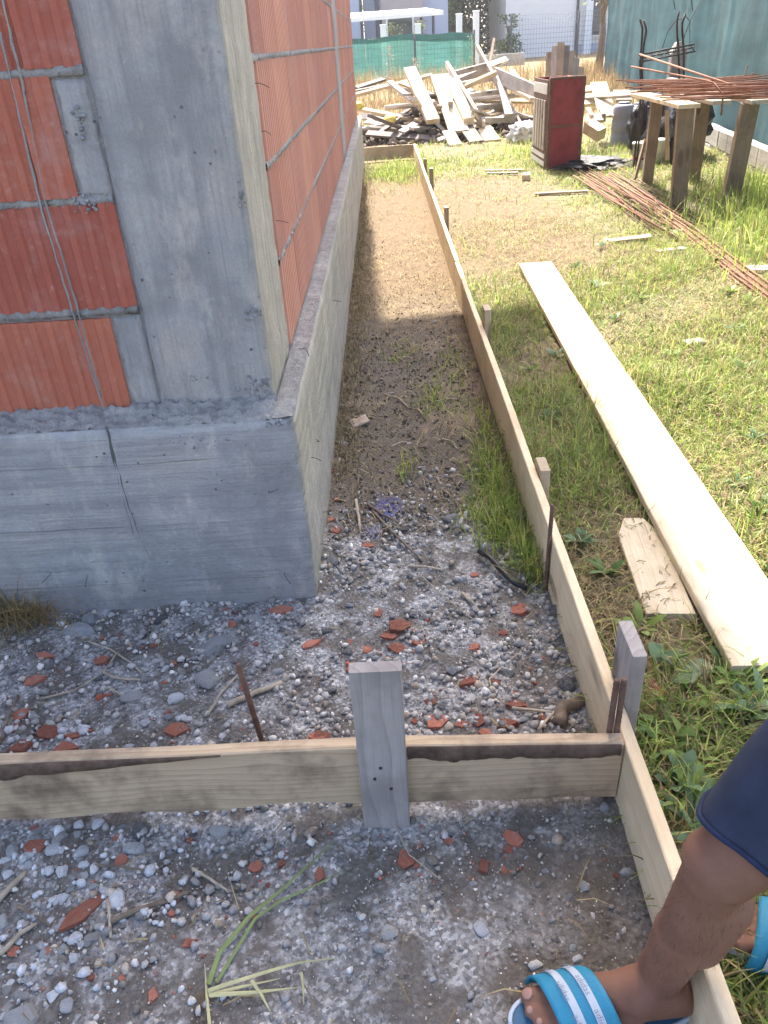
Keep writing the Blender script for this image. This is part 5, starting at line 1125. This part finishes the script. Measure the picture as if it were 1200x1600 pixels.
def weed(x, y, n, L, W, mat, label, rise=.5, lob=0., group=None):
    e = tag(empty('weed', (x, y, ghf(x, y))), label, 'weed', group)
    key = (round(L, 3), round(W, 3), mat, lob)
    if key not in LM:
        LM[key] = []
        for s in range(3): v, f = leaf_mesh(L, W, lob, s); me = py_mesh('leaf', v, f, True); me.materials.append(M[mat]); LM[key].append(me)
    for i in range(n):
        o = link('leaf', LM[key][i % 3], e); o.rotation_euler = (random.uniform(-.4, .4), -rise * random.uniform(.3, 1.5), 6.283 * i / n + random.uniform(-.4, .4)); s = random.uniform(.65, 1.15); o.scale = (s, s, s); o.location = (0, 0, random.uniform(0, .02))
    return e
q = gz(1050, 1052); wd = weed(q.x, q.y, 5, .085, .034, 'leafB', 'broad-leaved weed with rounded grey-green leaves below the plank end', .7, .06); tube('stem', [(0, 0, 0), (.01, .0, .05), (.03, -.01, .07)], .003, M['leafC'], wd)
wr_ = random.Random(2)
for i, (a, b) in enumerate(((1090, 1120), (1150, 1110), (1185, 1075), (1045, 1150), (1080, 1190), (1030, 1230), (1130, 1060), (1170, 1130), (1060, 1260), (1105, 1155), (1015, 1180), (1150, 1075), (1040, 1290), (1190, 1110), (1075, 1225), (1120, 1110), (950, 900), (1000, 990), (900, 850), (880, 720), (1020, 1320))):
    q = gz(a, b); q.x = max(q.x, .845); weed(q.x, q.y, wr_.choice((5, 7, 8)), wr_.choice((.055, .07, .085)), wr_.choice((.007, .010, .014)), wr_.choice(('leafA', 'leafB', 'leafC')), 'leafy green weed in the uncut patch right of the side board', .55, 0, 'weeds right of the side board')
for i, (a, b) in enumerate(((1060, 370), (1075, 352), (1150, 520), (1020, 520), (1160, 580), (1190, 330), (1140, 460), (900, 420), (940, 390), (1000, 470), (1100, 620), (1180, 690), (1050, 560), (960, 500), (930, 455), (1170, 480), (1120, 410), (870, 560), (830, 580), (810, 640), (860, 660), (900, 690), (1190, 800), (1150, 760))):
    q = gz(a, b); q.x = max(q.x, .845); weed(q.x, q.y, 6, .055 if b > 500 else .075, .009 if i % 2 else .013, ('leafC', 'leafA', 'leafB')[i % 3], 'low rosette weed in the lawn near the long plank', .45, 0, 'rosette weeds in the lawn')
def dry_weed(px, py, Y, h, label, col='twig_pale', n=26):
    b = at(px, py, Y); b.z = ghf(b.x, b.y); e = tag(empty('dry_weed', b), label, 'weed'); pts = [Vector((0, 0, 0)), Vector((.02, 0, h * .5)), Vector((.0, .02, h))]; tube('stem', pts, .008, M[col], e, 5)
    Vv, Ff = [], []
    for i in range(n * 5):
        u = random.uniform(.25, 1); c = Vector((random.gauss(0, .06), random.gauss(0, .06), h * u)); s = random.uniform(.012, .035); a = Vector((random.gauss(0, 1), random.gauss(0, 1), random.gauss(0, 1))).normalized(); d = a.orthogonal().normalized(); k = len(Vv); Vv += [c - a * s, c + d * s * .5, c + a * s, c - d * s * .5]; Ff.append((k, k + 1, k + 2, k + 3))
    link('foliage', py_mesh('foliage', Vv, Ff), e, M['leafB' if h > 1 else 'twig_pale'])
dry_weed(610, 118, 21, 1.0, 'tall pale weed standing before the green net, left of its post'); dry_weed(650, 118, 21, .7, 'short dry weed at the post of the green net'); dry_weed(737, 110, 20, 1.15, 'tall leafy weed at the right end of the green net'); dry_weed(770, 105, 20, .8, 'yellowing weed between the green net and the white house')
# dry tall grass beyond the heap
L = []
for n, x0, x1, y0, y1, h in ((9000, -1.6, 7, 13.6, 18, .42), (9000, -2.5, 10, 18, 24.0, .55), (3500, 5.0, 9, 14, 24, .45)):
    x, y = region(n, x0, x1, y0, y1); k = (RNG.uniform(size=n) < .35 + .65 * vnoise(x, y, 2.3, 1)) & (x < nx_(y) + 3); x, y = x[k], y[k]; n = len(x)
    c = np.array([(.34, .21, .11), (.42, .30, .16), (.27, .17, .10), (.20, .20, .07)])[RNG.integers(0, 4, n)] * RNG.uniform(.7, 1.3, (n, 1)); L.append(blades(np.stack([x, y, gh(x, y)], -1), h * RNG.uniform(.3, 1.1, n), np.abs(RNG.normal(.4, .3, n)), RNG.uniform(0, 6.28, n), RNG.uniform(.004, .009, n), c))
V, F, C = cat3(L); tag(link('dry_grass', np_mesh('dry_grass', V, F, C), None, M['straw']), 'tall dry reddish grass behind the scrap heap', 'dry grass', kind='stuff')

# ------------------------------------------------------------------ green net fence, far houses, trees
GYF = 25.0
gf = tag(empty('green_net_fence', (1.4, GYF, ghf(1.4, GYF))), 'low green net on wire fence behind the scrap heap', 'fence'); zg = gf.location.z
V, F = [], []; nu, nv = 60, 10
for j in range(nv + 1):
    for i in range(nu + 1):
        u = i / nu; x = -3.0 + 6.2 * u; v = j / nv; sag = .05 * math.sin(u * 9.4) ** 2; top = 1.52 - zg - (.10 * max(0, (u - .9) / .1)); V.append((x - 1.4, .02 * noise.noise(Vector((x * 3, v * 3, 0))), v * (top - sag * v)))
for j in range(nv):
    for i in range(nu): a = j * (nu + 1) + i; F.append((a, a + 1, a + nu + 2, a + nu + 1))
link('net', py_mesh('net', V, F, True), gf, M['net_green'])
V2 = []
for v in V[-(nu + 1):]: V2 += [(v[0], v[1] - .015, v[2] + .01), (v[0], v[1] - .02, v[2] - .16 - .04 * math.sin(v[0] * 1.3))]
link('folded_hem', py_mesh('folded_hem', V2, [(2 * i, 2 * i + 1, 2 * i + 3, 2 * i + 2) for i in range(nu)], True), gf, plain('hem_green', (.04, .20, .16), .8, .2, 5, .2))
for x in (-2.6, -.6, 1.42, 3.2): tube('post', [(x - 1.4, -.05, -.1), (x - 1.4, -.05, 1.52 - zg)], .03, M['dark_metal'], gf, 8)
tubes('wire_mesh', [([(x - 1.4, -.03, 0), (x - 1.4, -.03, 1.5 - zg)], .003) for x in np.arange(-3, 3.2, .1)] + [([(-4.4, -.03, z), (1.8, -.03, z)], .003) for z in np.arange(.1, 1.1, .12)], M['dark_metal'], gf, 4)
for x, z, l in ((.47, 1.80, 'white gate post top left of the green net post'), (1.5, 1.76, 'slim white post top behind the middle of the green net'), (2.72, 1.95, 'left one of two white posts behind the green net end'), (3.22, 2.0, 'right one of two white posts at the green net end')):
    o = empty('white_post', (x * 1.06, 27 - .6, ghf(x, 26))); b_ = box('shaft', (-.09, -.09, 0), (.09, .09, z - ghf(x, 26)), M['white_paint'], o, .01); box('cap', (-.105, -.105, z - ghf(x, 26)), (.105, .105, z - ghf(x, 26) + .04), M['white_paint'], o, .01); tag(o, l, 'post')
# carport with a white roof
cp = tag(empty('carport', (1, 31, .4)), 'white flat carport roof on dark posts behind the green net', 'carport')
V = [(-4.5, -1.2, 1.72), (1.65, -1.2, 1.78), (1.2, 1.6, 1.98), (-4.5, 1.6, 1.98)]; V += [(a, b, c - .12) for a, b, c in V]
link('roof', py_mesh('roof', V, [(0, 1, 2, 3), (7, 6, 5, 4), (0, 4, 5, 1), (1, 5, 6, 2), (2, 6, 7, 3), (3, 7, 4, 0)]), cp, M['white_paint'])
for x, y in ((-3.4, -1), (-.55, -1), (1.3, -1), (1.0, 1.4)): tube('post', [(x, y, 0), (x, y, 1.68)], .05, M['dark_metal'], cp, 8)
hl = tag(empty('grey_house', (-3, 37, .4)), 'pale blue-grey house with a beige recess behind the carport', 'house')
box('wall', (-6, 0, 0), (2.6, 6, 6), M['house_grey'], hl); box('recess', (3.5, -.2, 0), (5.3, -.05, 6), M['house_beige'], hl); box('wall', (2.75, .3, 0), (6.4, 6, 6), M['house_grey'], hl); box('corner_post', (3.25, -.3, 0), (3.42, -.1, 6), M['dark_metal'], hl); box('corner_post', (2.62, -.05, 0), (2.73, .1, 6), M['dark_metal'], hl)
wdw = box('window', (3.7, -.26, .9), (4.9, -.2, 2.0), M['white_paint'], hl); box('pane', (3.78, -.28, .98), (4.82, -.262, 1.92), M['glass'], wdw); box('roof', (-6.5, -.8, 6), (6.9, 6.5, 6.3), M['dark_metal'], hl)
hw = tag(empty('white_house', (7.2, 38, .35)), 'white rendered house with a porch column and tall window at upper right', 'house')
box('wall', (-1.2, 0, -.2), (2.05, 7, 6.2), M['house_white'], hw); box('wall', (2.05, 2.2, -.2), (9, 7, 6.2), M['house_white'], hw); box('porch_slab', (-1.8, -.8, -.25), (9, 2.2, .02), M['block'], hw); box('column', (2.25, -.3, .02), (2.55, 0.0, 5.8), M['white_paint'], hw); box('drainpipe', (1.88, -.1, .0), (1.98, -.003, 6), M['dark_metal'], hw)
wf = box('window', (2.95, 2.10, .75), (3.62, 2.2, 2.9), M['dark_metal'], hw); 
for z0, z1 in ((.85, 1.35), (1.42, 2.85)): box('pane', (3.05, 2.07, z0), (3.52, 2.098, z1), M['glass'], wf)
box('sill', (2.85, 2.0, .68), (3.72, 2.2, .748), M['white_paint'], wf); box('plinth_band', (2.06, 2.15, .0), (9, 2.197, .42), M['house_grey'], hw); box('roof', (-2, -1, 6.2), (9.5, 7.5, 6.5), M['dark_metal'], hw)
for i, (x, z) in enumerate(((.62, 2.35), (1.62, 2.4))): tube('wall_lamp', [(x, -.02, z), (x, -.12, z), (x, -.12, z - .12)], .05, M['dark_metal'], hw, 8)
mf = tag(empty('wire_mesh_fence', (6.6, 33, .4)), 'thin wire mesh fence in front of the white house', 'fence'); tubes('wire_mesh', [([(x, 0, 0), (x, 0, 1.55)], .004) for x in np.arange(-1.1, 4.4, .11)] + [([(-1.1, 0, z), (4.4, 0, z)], .004) for z in np.arange(.1, 1.56, .16)], M['dark_metal'], mf, 4)
for x in (-1.1, 1.5, 4.2): tube('post', [(x, 0, -.1), (x, 0, 1.6)], .035, M['dark_metal'], mf, 8)
tag(box('yard_wall', (3.7, 29.0, .3), (5.4, 29.2, .78), M['block'], None, .01), 'low grey yard wall between green net and white house', 'wall')

def tree(x, y, h, rx, label, seed, cols, n=2600, ls=.13, z0=.4, crown_lo=.15):
    rnd = np.random.default_rng(seed); e = tag(empty('tree', (x, y, z0)), label, 'tree', None)
    tl = [([(0, 0, -.2), (.05, 0, h * .35), (0, .1, h * .75)], [.13, .09, .03])]
    cl_ = []
    for k in range(15):
        a = rnd.uniform(0, 6.28); zz_ = rnd.uniform(crown_lo, .95) * h; rr_ = rx * (.35 + .65 * math.sin(math.pi * min(1, max(.12, zz_ / h)) ** .8)) * rnd.uniform(.3, .95); c = (math.cos(a) * rr_, math.sin(a) * rr_, zz_); cl_.append(c); tl.append(([(0, 0, max(.2, zz_ * .6)), (c[0] * .5, c[1] * .5, zz_ * .85), c], [.05, .03, .012]))
    tubes('trunk', tl, M['twig'], e, 6)
    ci = rnd.integers(0, len(cl_), n); P = np.array(cl_)[ci] + rnd.normal(0, 1, (n, 3)) * np.array((rx * .22, rx * .22, h * .085)); P[:, 2] = np.clip(P[:, 2], .05, h)
    a = rnd.normal(size=(n, 3)); a /= np.linalg.norm(a, axis=1)[:, None]; b = np.cross(a, rnd.normal(size=(n, 3))); b /= np.linalg.norm(b, axis=1)[:, None]; s = (ls * rnd.uniform(.5, 1.3, n))[:, None]
    V = np.stack([P - a * s, P + b * s * .5, P + a * s, P - b * s * .5], 1).reshape(-1, 3); F = np.arange(4 * n).reshape(n, 4); C = np.repeat(np.array(cols)[rnd.integers(0, len(cols), n)] * rnd.uniform(.6, 1.35, (n, 1)), 4, 0)
    link('crown', np_mesh('crown', V, F, C), e, M['leaf']); return e
DG = [(.03, .06, .022), (.045, .085, .028), (.02, .045, .018)]; LG = [(.11, .17, .05), (.15, .20, .06), (.08, .13, .04)]
tree(2.6, 40, 6.5, 1.7, 'pale green leafy tree behind the carport roof', 1, LG, 5200, .12); tree(4.2, 42, 7, 1.8, 'dark green tree left of the white house', 2, DG, 6500, .13, .3, .04); tree(5.6, 45, 7.5, 1.9, 'dense dark tree beside the white house corner', 3, DG, 6500, .13, .3, .04); tree(3.3, 47, 8, 2.4, 'tall green tree farthest back between the houses', 4, [(.06, .11, .04), (.09, .14, .05)], 6500, .15, .3, .05); tree(1.2, 46, 8, 2.2, 'broad tree partly hidden by the grey house', 5, LG, 4500, .15)
tree(5.9, 36.5, 1.7, .55, 'small bush at the white house corner', 6, LG, 900, .07, .35, .02); tree(.9, 28.6, 1.5, .38, 'thin shrub growing through the fence under the carport', 7, LG, 380, .05, .4, .1); tree(1.75, 28.8, 1.5, .35, 'spindly shrub right of the carport window', 8, LG, 380, .05, .4, .1)
rb_ = tree(6.35, 22.4, 2.65, .75, 'pale leafy branch hanging over the far end of the blue net', 9, [(.28, .30, .22), (.20, .24, .15)], 1500, .06, .3, .72)

# ------------------------------------------------------------------ the person (only a leg and foot are in view)
def capsule_bm(bm, a, b, ra, rb, sx=None, flat=1.):
    a, b = Vector(a), Vector(b); d = (b - a); L = d.length; d = d.normalized() if L > 1e-6 else Vector((0, 0, 1))
    X = (Vector(sx) - d * Vector(sx).dot(d)).normalized() if sx else d.orthogonal().normalized(); Y = d.cross(X); n, rings = 20, []
    prof = [(-ra * math.cos(t_), ra * math.sin(t_)) for t_ in np.linspace(.15, math.pi / 2, 5)] + [(L * u, ra + (rb - ra) * u) for u in (.25, .5, .75)] + [(L + rb * math.sin(t_), rb * math.cos(t_)) for t_ in np.linspace(0, math.pi / 2 - .15, 5)]
    for s, r_ in prof: rings.append([bm.verts.new(a + d * s + X * math.cos(k * 2 * math.pi / n) * r_ + Y * math.sin(k * 2 * math.pi / n) * r_ * flat) for k in range(n)])
    for p_, q_ in zip(rings, rings[1:]):
        for k in range(n): bm.faces.new((p_[k], p_[(k + 1) % n], q_[(k + 1) % n], q_[k]))
    bm.faces.new(rings[0][::-1]); bm.faces.new(rings[-1])
def fused(name, parts, mat, parent, vox=.006, smooth=6):
    bm = bmesh.new()
    for p_ in parts: capsule_bm(bm, *p_)
    bmesh.ops.recalc_face_normals(bm, faces=bm.faces[:]); o = link(name, bm_mesh(name, bm), None, M[mat])
    m = o.modifiers.new('fuse', 'REMESH'); m.mode = 'VOXEL'; m.voxel_size = vox; s = o.modifiers.new('soft', 'SMOOTH'); s.iterations = smooth; s.factor = .5
    dg = bpy.context.evaluated_depsgraph_get(); me = bpy.data.meshes.new_from_object(o.evaluated_get(dg)); o.modifiers.clear(); o.data = me
    if len(me.materials) == 0: me.materials.append(M[mat])
    me.polygons.foreach_set('use_smooth', [True] * len(me.polygons))
    if parent is not None: o.parent = parent
    return o
person = tag(empty('person', (0, 0, 0)), 'person in navy shorts and blue slides stepping over the side board', 'person')
FY = -1.213                                            # line of the front foot
ank = Vector((.665, FY + .01, .095)); knee = gz(1127, 1354, .45); hip = Vector((.95, -1.20, .79))
hip2 = hip + Vector((.12, .20, .02)); knee2 = Vector((1.20, -.80, .47)); f2 = gz(1250, 1492, .03); ank2 = Vector((f2.x + .10, f2.y, .10))
Xn = Vector((-1, 0, 0))
parts = []
def foot(ax, y, z0, dirx=Vector((-1, 0, 0)), det=True, side=-1):
    """ax ankle x; foot points along dirx; side = big-toe side in y"""
    D = dirx.normalized(); S = Vector((-D.y, D.x, 0)) * -1 if side > 0 else Vector((-D.y, D.x, 0)); A_ = Vector((ax, y, z0)); P = lambda f, s, z: A_ + D * f + S * s + UP * z
    r_ = [(P(-.035, 0, .035), P(.03, 0, .05), .032, .036), (P(-.02, 0, .05), P(.06, .005, .045), .034, .032), (P(.02, .004, .06), P(.11, .012, .032), .034, .026), (P(.06, .025, .03), P(.135, .030, .024), .022, .022), (P(.05, -.020, .025), P(.125, -.022, .020), .020, .018), (P(.06, .0, .03), P(.135, .004, .024), .025, .021)]
    for i, (s, l0, l1, r0) in enumerate(((.034, .14, .192, .0135), (.013, .145, .196, .0098), (-.004, .142, .186, .009), (-.019, .135, .172, .0085), (-.033, .125, .155, .008))): r_ += [(P(l0 - .03, s * .9, .022), P(l0 + .012, s, .021), r0, r0 * .95), (P(l0 + .012, s, .021), P(l1, s * 1.04, .014), r0 * .92, r0)]
    return r_, P
fz = .030
fr, FP = foot(ank.x, FY, fz, Vector((-1, -.10, 0)), True, 1)
fr2, FP2 = foot(ank2.x, ank2.y, fz, Vector((-1, .25, 0)), True, -1)
calf = ank.lerp(knee, .66); sh_ = Vector((.012, .0, .0))
parts += fr + [(ank - UP * .03, ank + UP * .04, .033, .032), (ank + Vector((0, -.026, .0)), ank + Vector((0, .027, .004)), .012, .012), (ank, ank.lerp(knee, .45), .032, .040), (ank.lerp(knee, .42) + sh_ * 1.8, ank.lerp(knee, .75) + sh_ * 1.8, .040, .044), (ank.lerp(knee, .3), knee, .035, .042), (knee + Vector((-.008, 0, .01)), knee + Vector((-.010, 0, -.012)), .042, .036), (knee + Vector((-.016, 0, -.055)), knee + Vector((-.014, 0, -.075)), .022, .02), (knee, hip, .045, .085)]
parts += fr2 + [(ank2 - UP * .03, ank2.lerp(knee2, .4), .036, .045), (ank2.lerp(knee2, .4) + sh_, ank2.lerp(knee2, .8) + sh_, .048, .052), (ank2.lerp(knee2, .3), knee2, .042, .056), (knee2, hip2, .060, .092)]
pel = (hip + hip2) / 2 + UP * .06; chest = pel + Vector((-.02, 0, .38)); neck = chest + Vector((-.03, 0, .14)); head = neck + Vector((-.05, 0, .17))
parts += [(hip + UP * .03, hip2 + UP * .03, .11, .11), (pel, chest, .13, .135), (pel + Vector((0, -.05, .1)), chest + Vector((0, -.08, 0)), .11, .11), (pel + Vector((0, .05, .1)), chest + Vector((0, .08, 0)), .11, .11), (chest, neck, .12, .06), (neck - UP * .02, neck + UP * .08, .058, .056), (head - UP * .03, head + UP * .03, .082, .09, (1, 0, 0), .86), (head + Vector((-.055, 0, -.03)), head + Vector((-.05, 0, -.075)), .04, .03), (head + Vector((-.09, 0, .0)), head + Vector((-.108, 0, -.028)), .012, .015)]
for s in (-1, 1):
    shd = chest + Vector((0, s * .19, .07)); elb = shd + Vector((.02, s * .07, -.29)); wri = elb + Vector((.14, s * -.05, -.17)); parts += [(chest + Vector((0, s * .1, .06)), shd, .07, .058), (shd, elb, .052, .042), (elb, wri, .042, .027), (wri, wri + Vector((.03, 0, -.07)), .030, .028), (head + Vector((.0, s * .078, -.005)), head + Vector((.004, s * .086, -.03)), .016, .012)]
    hb = wri + Vector((.035, 0, -.08))
    for k in range(4): f0 = hb + Vector((0, (k - 1.5) * .019, 0)); f1 = f0 + Vector((.02, 0, -.045)); parts += [(f0, f1, .0095, .009), (f1, f1 + Vector((-.004, 0, -.035 + .004 * abs(k - 1.5))), .009, .0075)]
    t0 = wri + Vector((-.03, s * -.022, -.03)); parts += [(t0, t0 + Vector((-.03, s * -.02, -.03)), .011, .0095), (t0 + Vector((-.03, s * -.02, -.03)), t0 + Vector((-.04, s * -.018, -.06)), .0095, .008)]
body = fused('body', parts, 'skin', person, .0045, 5)
# fine hair on the front shin
me = body.data; hr_ = random.Random(5); cand = [p_ for p_ in me.polygons if (.09 + .05 * hr_.random()) < p_.center.z < (.36 + .1 * hr_.random()) and p_.center.y < -1.08 and p_.center.x < .84]
hl_ = []
for p_ in hr_.sample(cand, min(520, len(cand))):
    a_ = p_.center.copy(); d_ = (p_.normal * .55 + Vector((hr_.gauss(0, .3), hr_.gauss(0, .3), -1))).normalized(); L_ = hr_.uniform(.004, .010); hl_.append(([a_, a_ + d_ * L_ * .5 + p_.normal * .001, a_ + d_ * L_], [.00016, .00012, .00006]))
lh = tubes('leg_hair', hl_, M['hair'], person, 3); lh['kind'] = 'stuff'
# toenails of the front foot
for s, l, w in ((.034, .196, .0095), (.013, .198, .006), (-.004, .188, .0055), (-.019, .174, .005)):
    c = FP(l - .002, s * 1.04, .0245 if w > .008 else .0205); bm = bmesh.new(); bmesh.ops.create_uvsphere(bm, u_segments=10, v_segments=6, radius=1)
    o = link('toenail', bm_mesh('toenail', bm, True), person, M['nail']); o.location = c; o.scale = (w * .95, w, .003); o.rotation_euler = (0, -.45, 0)
# shorts: flared leg tubes and seat
def shorts_leg(hp, kn, r0, r1, u1, seed, name):
    d = (kn - hp); V, F = [], []; n, m = 40, 22; X = (Vector((1, 0, 0)) - d * (d.x / d.length_squared)).normalized(); Y = d.normalized().cross(X)
    for j in range(m + 1):
        u = u1 * j / m; c = hp + d * u; rr_ = r0 + (r1 - r0) * (j / m)
        for k in range(n):
            a = 2 * math.pi * k / n; f = 1 + .13 * noise.noise(Vector((math.cos(a) * 1.7 + seed, math.sin(a) * 1.7, u * 3.5))) * (.3 + .7 * j / m) + .03 * math.sin(a * 3 + u * 4 + seed)
            drop = d.normalized() * (.010 * math.sin(a * 2 + seed)) * (j / m); V.append(c + (X * math.cos(a) * 1.02 + Y * math.sin(a)) * rr_ * f + drop)
    for j in range(m):
        for k in range(n): F.append((j * n + k, j * n + (k + 1) % n, (j + 1) * n + (k + 1) % n, (j + 1) * n + k))
    hem = [V[m * n + k] for k in range(n)]
    return V, F, hem
sho = None
V, F = [], []; hems = []
for hp, kn, sd, uu in ((hip, knee, 1.0, .885), (hip2, knee2, 4.0, .80)):
    v, f, hm = shorts_leg(hp + UP * .01, kn, .108, .068, uu, sd, 'l'); o_ = len(V); V += v; F += [tuple(i + o_ for i in q_) for q_ in f]; hems.append(hm)
me = py_mesh('shorts', V, F, True); sho = link('shorts', me, person, M['navy']); mm = sho.modifiers.new('thick', 'SOLIDIFY'); mm.thickness = .004; mm = sho.modifiers.new('sub', 'SUBSURF'); mm.levels = 1; mm.render_levels = 1
for hm in hems: tube('hem', hm + [hm[0]], .0038, M['navy_trim'], sho, 6)
fused('shorts_seat', [(hip + UP * .05, hip2 + UP * .05, .135, .135), (hip + UP * .02, pel + UP * .1, .13, .15), (hip2 + UP * .02, pel + UP * .1, .13, .15)], 'navy', person, .012, 4)
fused('shirt', [(pel + UP * .06, chest, .152, .156), (pel + Vector((0, -.05, .1)), chest + Vector((0, -.08, 0)), .13, .132), (pel + Vector((0, .05, .1)), chest + Vector((0, .08, 0)), .13, .132), (chest, chest + UP * .1, .14, .09)] + [(chest + Vector((0, s * .1, .06)), chest + Vector((0, s * .2, .06)), .085, .075) for s in (-1, 1)] + [(chest + Vector((0, s * .19, .06)), chest + Vector((.01, s * .225, -.08)), .07, .065) for s in (-1, 1)], 'tshirt', person, .012, 5)
fused('hair', [(head + Vector((.02, 0, .02)), head + Vector((.01, 0, .045)), .09, .085), (head + Vector((.03, 0, -.03)), head + Vector((.02, 0, .02)), .08, .085)], 'hair', person, .008, 3)
# slides
def slide(FPx, label, full=True):
    e = tag(empty('slide_sandal', FPx(0, 0, 0)), label, 'sandal'); O = FPx(0, 0, 0)
    out = []
    for t_ in np.linspace(0, 2 * math.pi, 48, endpoint=False):
        f = .078 + .145 * math.cos(t_); hw_ = .044 + .008 * math.cos(t_ - .2); s = hw_ * math.copysign(abs(math.sin(t_)) ** .8, math.sin(t_)) + .002; out.append((f, s))
    def layer(name, z0, z1, grow, mat, rim=None):
        V, F = [], []; n = len(out)
        for z, g in ((z0, grow * .7), ((z0 + z1) / 2, grow), (z1, grow * .85)):
            for f, s in out: k = math.hypot(f - .078, s) or 1; V.append(FPx(f + (f - .078) / k * g, s + s / k * g, z) - O)
        for a in range(2):
            for k in range(n): F.append((a * n + k, a * n + (k + 1) % n, (a + 1) * n + (k + 1) % n, (a + 1) * n + k))
        F += [tuple(range(n))[::-1], tuple(range(2 * n, 3 * n))]; bm = bmesh.new(); m_ = py_mesh(name, V, F); bm.from_mesh(m_); bmesh.ops.recalc_face_normals(bm, faces=bm.faces[:]); bm.to_mesh(m_); bm.free(); return link(name, m_, e, M[mat])
    layer('sole', -.028, .001, .008, 'sandal_white'); layer('footbed', .0012, .006, .000, 'sandal_bed')
    # raised rim
    rp = [FPx(f * 1.0 + (f - .078) * .035, s * 1.06, .004) - O for f, s in out]; tube('rim', rp + [rp[0]], .004, M['sandal_white'], e, 6)
    def sp_(f, w):      # point on the strap: f along the foot, w from 0 (big-toe side) to 1
        a = math.pi * w; ff = f + .018 * (w - .5) * -1; hgt = .083 - .30 * (f - .05)
        return FPx(ff - .025 * (w - .35), (.063 - .006 * (f < .09)) * math.cos(a) + .002, -.008 + (hgt + .006) * math.sin(a) ** .72)
    def band(name, f0, f1, lift, mat, w0=0., w1=1.):
        V, F = [], []; nu, nv = 12, 40
        for j in range(nv + 1):
            for i in range(nu + 1):
                w = w0 + (w1 - w0) * j / nv; p = sp_(f0 + (f1 - f0) * i / nu, w); q_ = sp_(f0 + (f1 - f0) * i / nu, .5); c = FPx(.1, 0, -.01); V.append(p + (p - FPx((f0 + f1) / 2, 0, 0)).normalized() * lift - O)
        for j in range(nv):
            for i in range(nu): a = j * (nu + 1) + i; F.append((a, a + 1, a + nu + 2, a + nu + 1))
        o = link(name, py_mesh(name, V, F, True), e, M[mat]); m_ = o.modifiers.new('thick', 'SOLIDIFY'); m_.thickness = .0035 if lift == 0 else .0012; m_.offset = 1; return o
    st_ = band('strap', .088, .170, 0, 'sandal_blue')
    for f0 in (.108, .135): band('stripe', f0, f0 + .011, .0042, 'sandal_white', .04, .96)
    return e, sp_, O
e1, SP, SO_ = slide(FP, 'blue slide sandal with two pale stripes on the front foot'); e2, SP2, SO2 = slide(FP2, 'blue slide sandal on the rear foot, cut by the right edge')
# lettering repeated along the pale stripes
def strap_text(txt, f0, w0, w1, parent, SPf, O, h=.0075):
    cu = bpy.data.curves.new('txt', 'FONT'); cu.body = txt; cu.size = 1; cu.resolution_u = 2; ob = bpy.data.objects.new('txt', cu); COL.objects.link(ob)
    dg = bpy.context.evaluated_depsgraph_get(); me = bpy.data.meshes.new_from_object(ob.evaluated_get(dg)); bpy.data.objects.remove(ob)
    co = np.array([v.co[:] for v in me.vertices]); mx, mn = co.max(0), co.min(0); 
    for v in me.vertices:
        u = (v.co.x - mn[0]) / (mx[0] - mn[0]); t_ = (v.co.y - mn[1]) / (mx[1] - mn[1]); f = f0 + h * (1 - t_); w = w0 + (w1 - w0) * u; p = SPf(f, w); c = FP(.1, 0, 0); v.co = p + (p - c).normalized() * .0095 - O
    link('lettering', me, parent, M['print_grey'])
for f0 in (.1095, .1365):
    for w0 in (.12, .36, .60): strap_text('adidas', f0, w0, w0 + .15, e1, SP, SO_)

# ------------------------------------------------------------------ look-alikes told apart by their order in the picture
def ordinal(k):
    return f"{k}{'th' if 10 <= k % 100 <= 20 else {1: 'st', 2: 'nd', 3: 'rd'}.get(k % 10, 'th')}"
groups = {}
for o in COL.objects:
    if o.get('group') and o.get('category') in ('stone', 'brick fragment', 'weed', 'stick', 'plank'): groups.setdefault((o['group'], o['label']), []).append(o)
bpy.context.view_layer.update()
def pix_x(o):
    d = o.matrix_world.translation - CAM
    if o.type == 'MESH' and o.location.length == 0: d = sum((v.co for v in o.data.vertices), Vector()) / len(o.data.vertices) - CAM
    return d.dot(CR) / d.dot(CF)
for (g, l), L_ in groups.items():
    L_.sort(key=pix_x)
    if len(L_) > 1:
        for i, o in enumerate(L_): o['label'] = f'{l}, {ordinal(i + 1)} from left'

# ------------------------------------------------------------------ thin haze added over the yard in place of lens glare
hz = bpy.data.materials.new('haze'); hz.use_nodes = True; ht = hz.node_tree; ht.nodes.clear()
ho = ht.nodes.new('ShaderNodeOutputMaterial'); hv = ht.nodes.new('ShaderNodeVolumePrincipled'); ht.links.new(hv.outputs[0], ho.inputs['Volume'])
hv.inputs['Color'].default_value = (.96, .97, 1, 1); hv.inputs['Density'].default_value = .0012; hv.inputs['Anisotropy'].default_value = .3
tag(box('haze', (-510, -310, -1.3), (510, 910, 10.2), hz), 'thin pale haze added over the whole yard in place of lens glare', 'haze', kind='stuff')
SC.cycles.volume_bounces = 0

for nm, pos in (('stake', [(.232, -.8512, .15), (.262, -.8512, .12), (.245, -.8512, .18)]),):
    host = [o for o in COL.objects if o.name == 'stake'][0]
    for p_ in pos:
        bm = bmesh.new(); bmesh.ops.create_cone(bm, segments=10, cap_ends=True, radius1=.0035, radius2=.003, depth=.003)
        o = link('nail_head', bm_mesh('nail_head', bm), host, M['steel_dark']); o.matrix_parent_inverse = host.matrix_world.inverted(); o.matrix_world = Matrix.Translation(p_) @ Matrix.Rotation(R(90), 4, 'X')
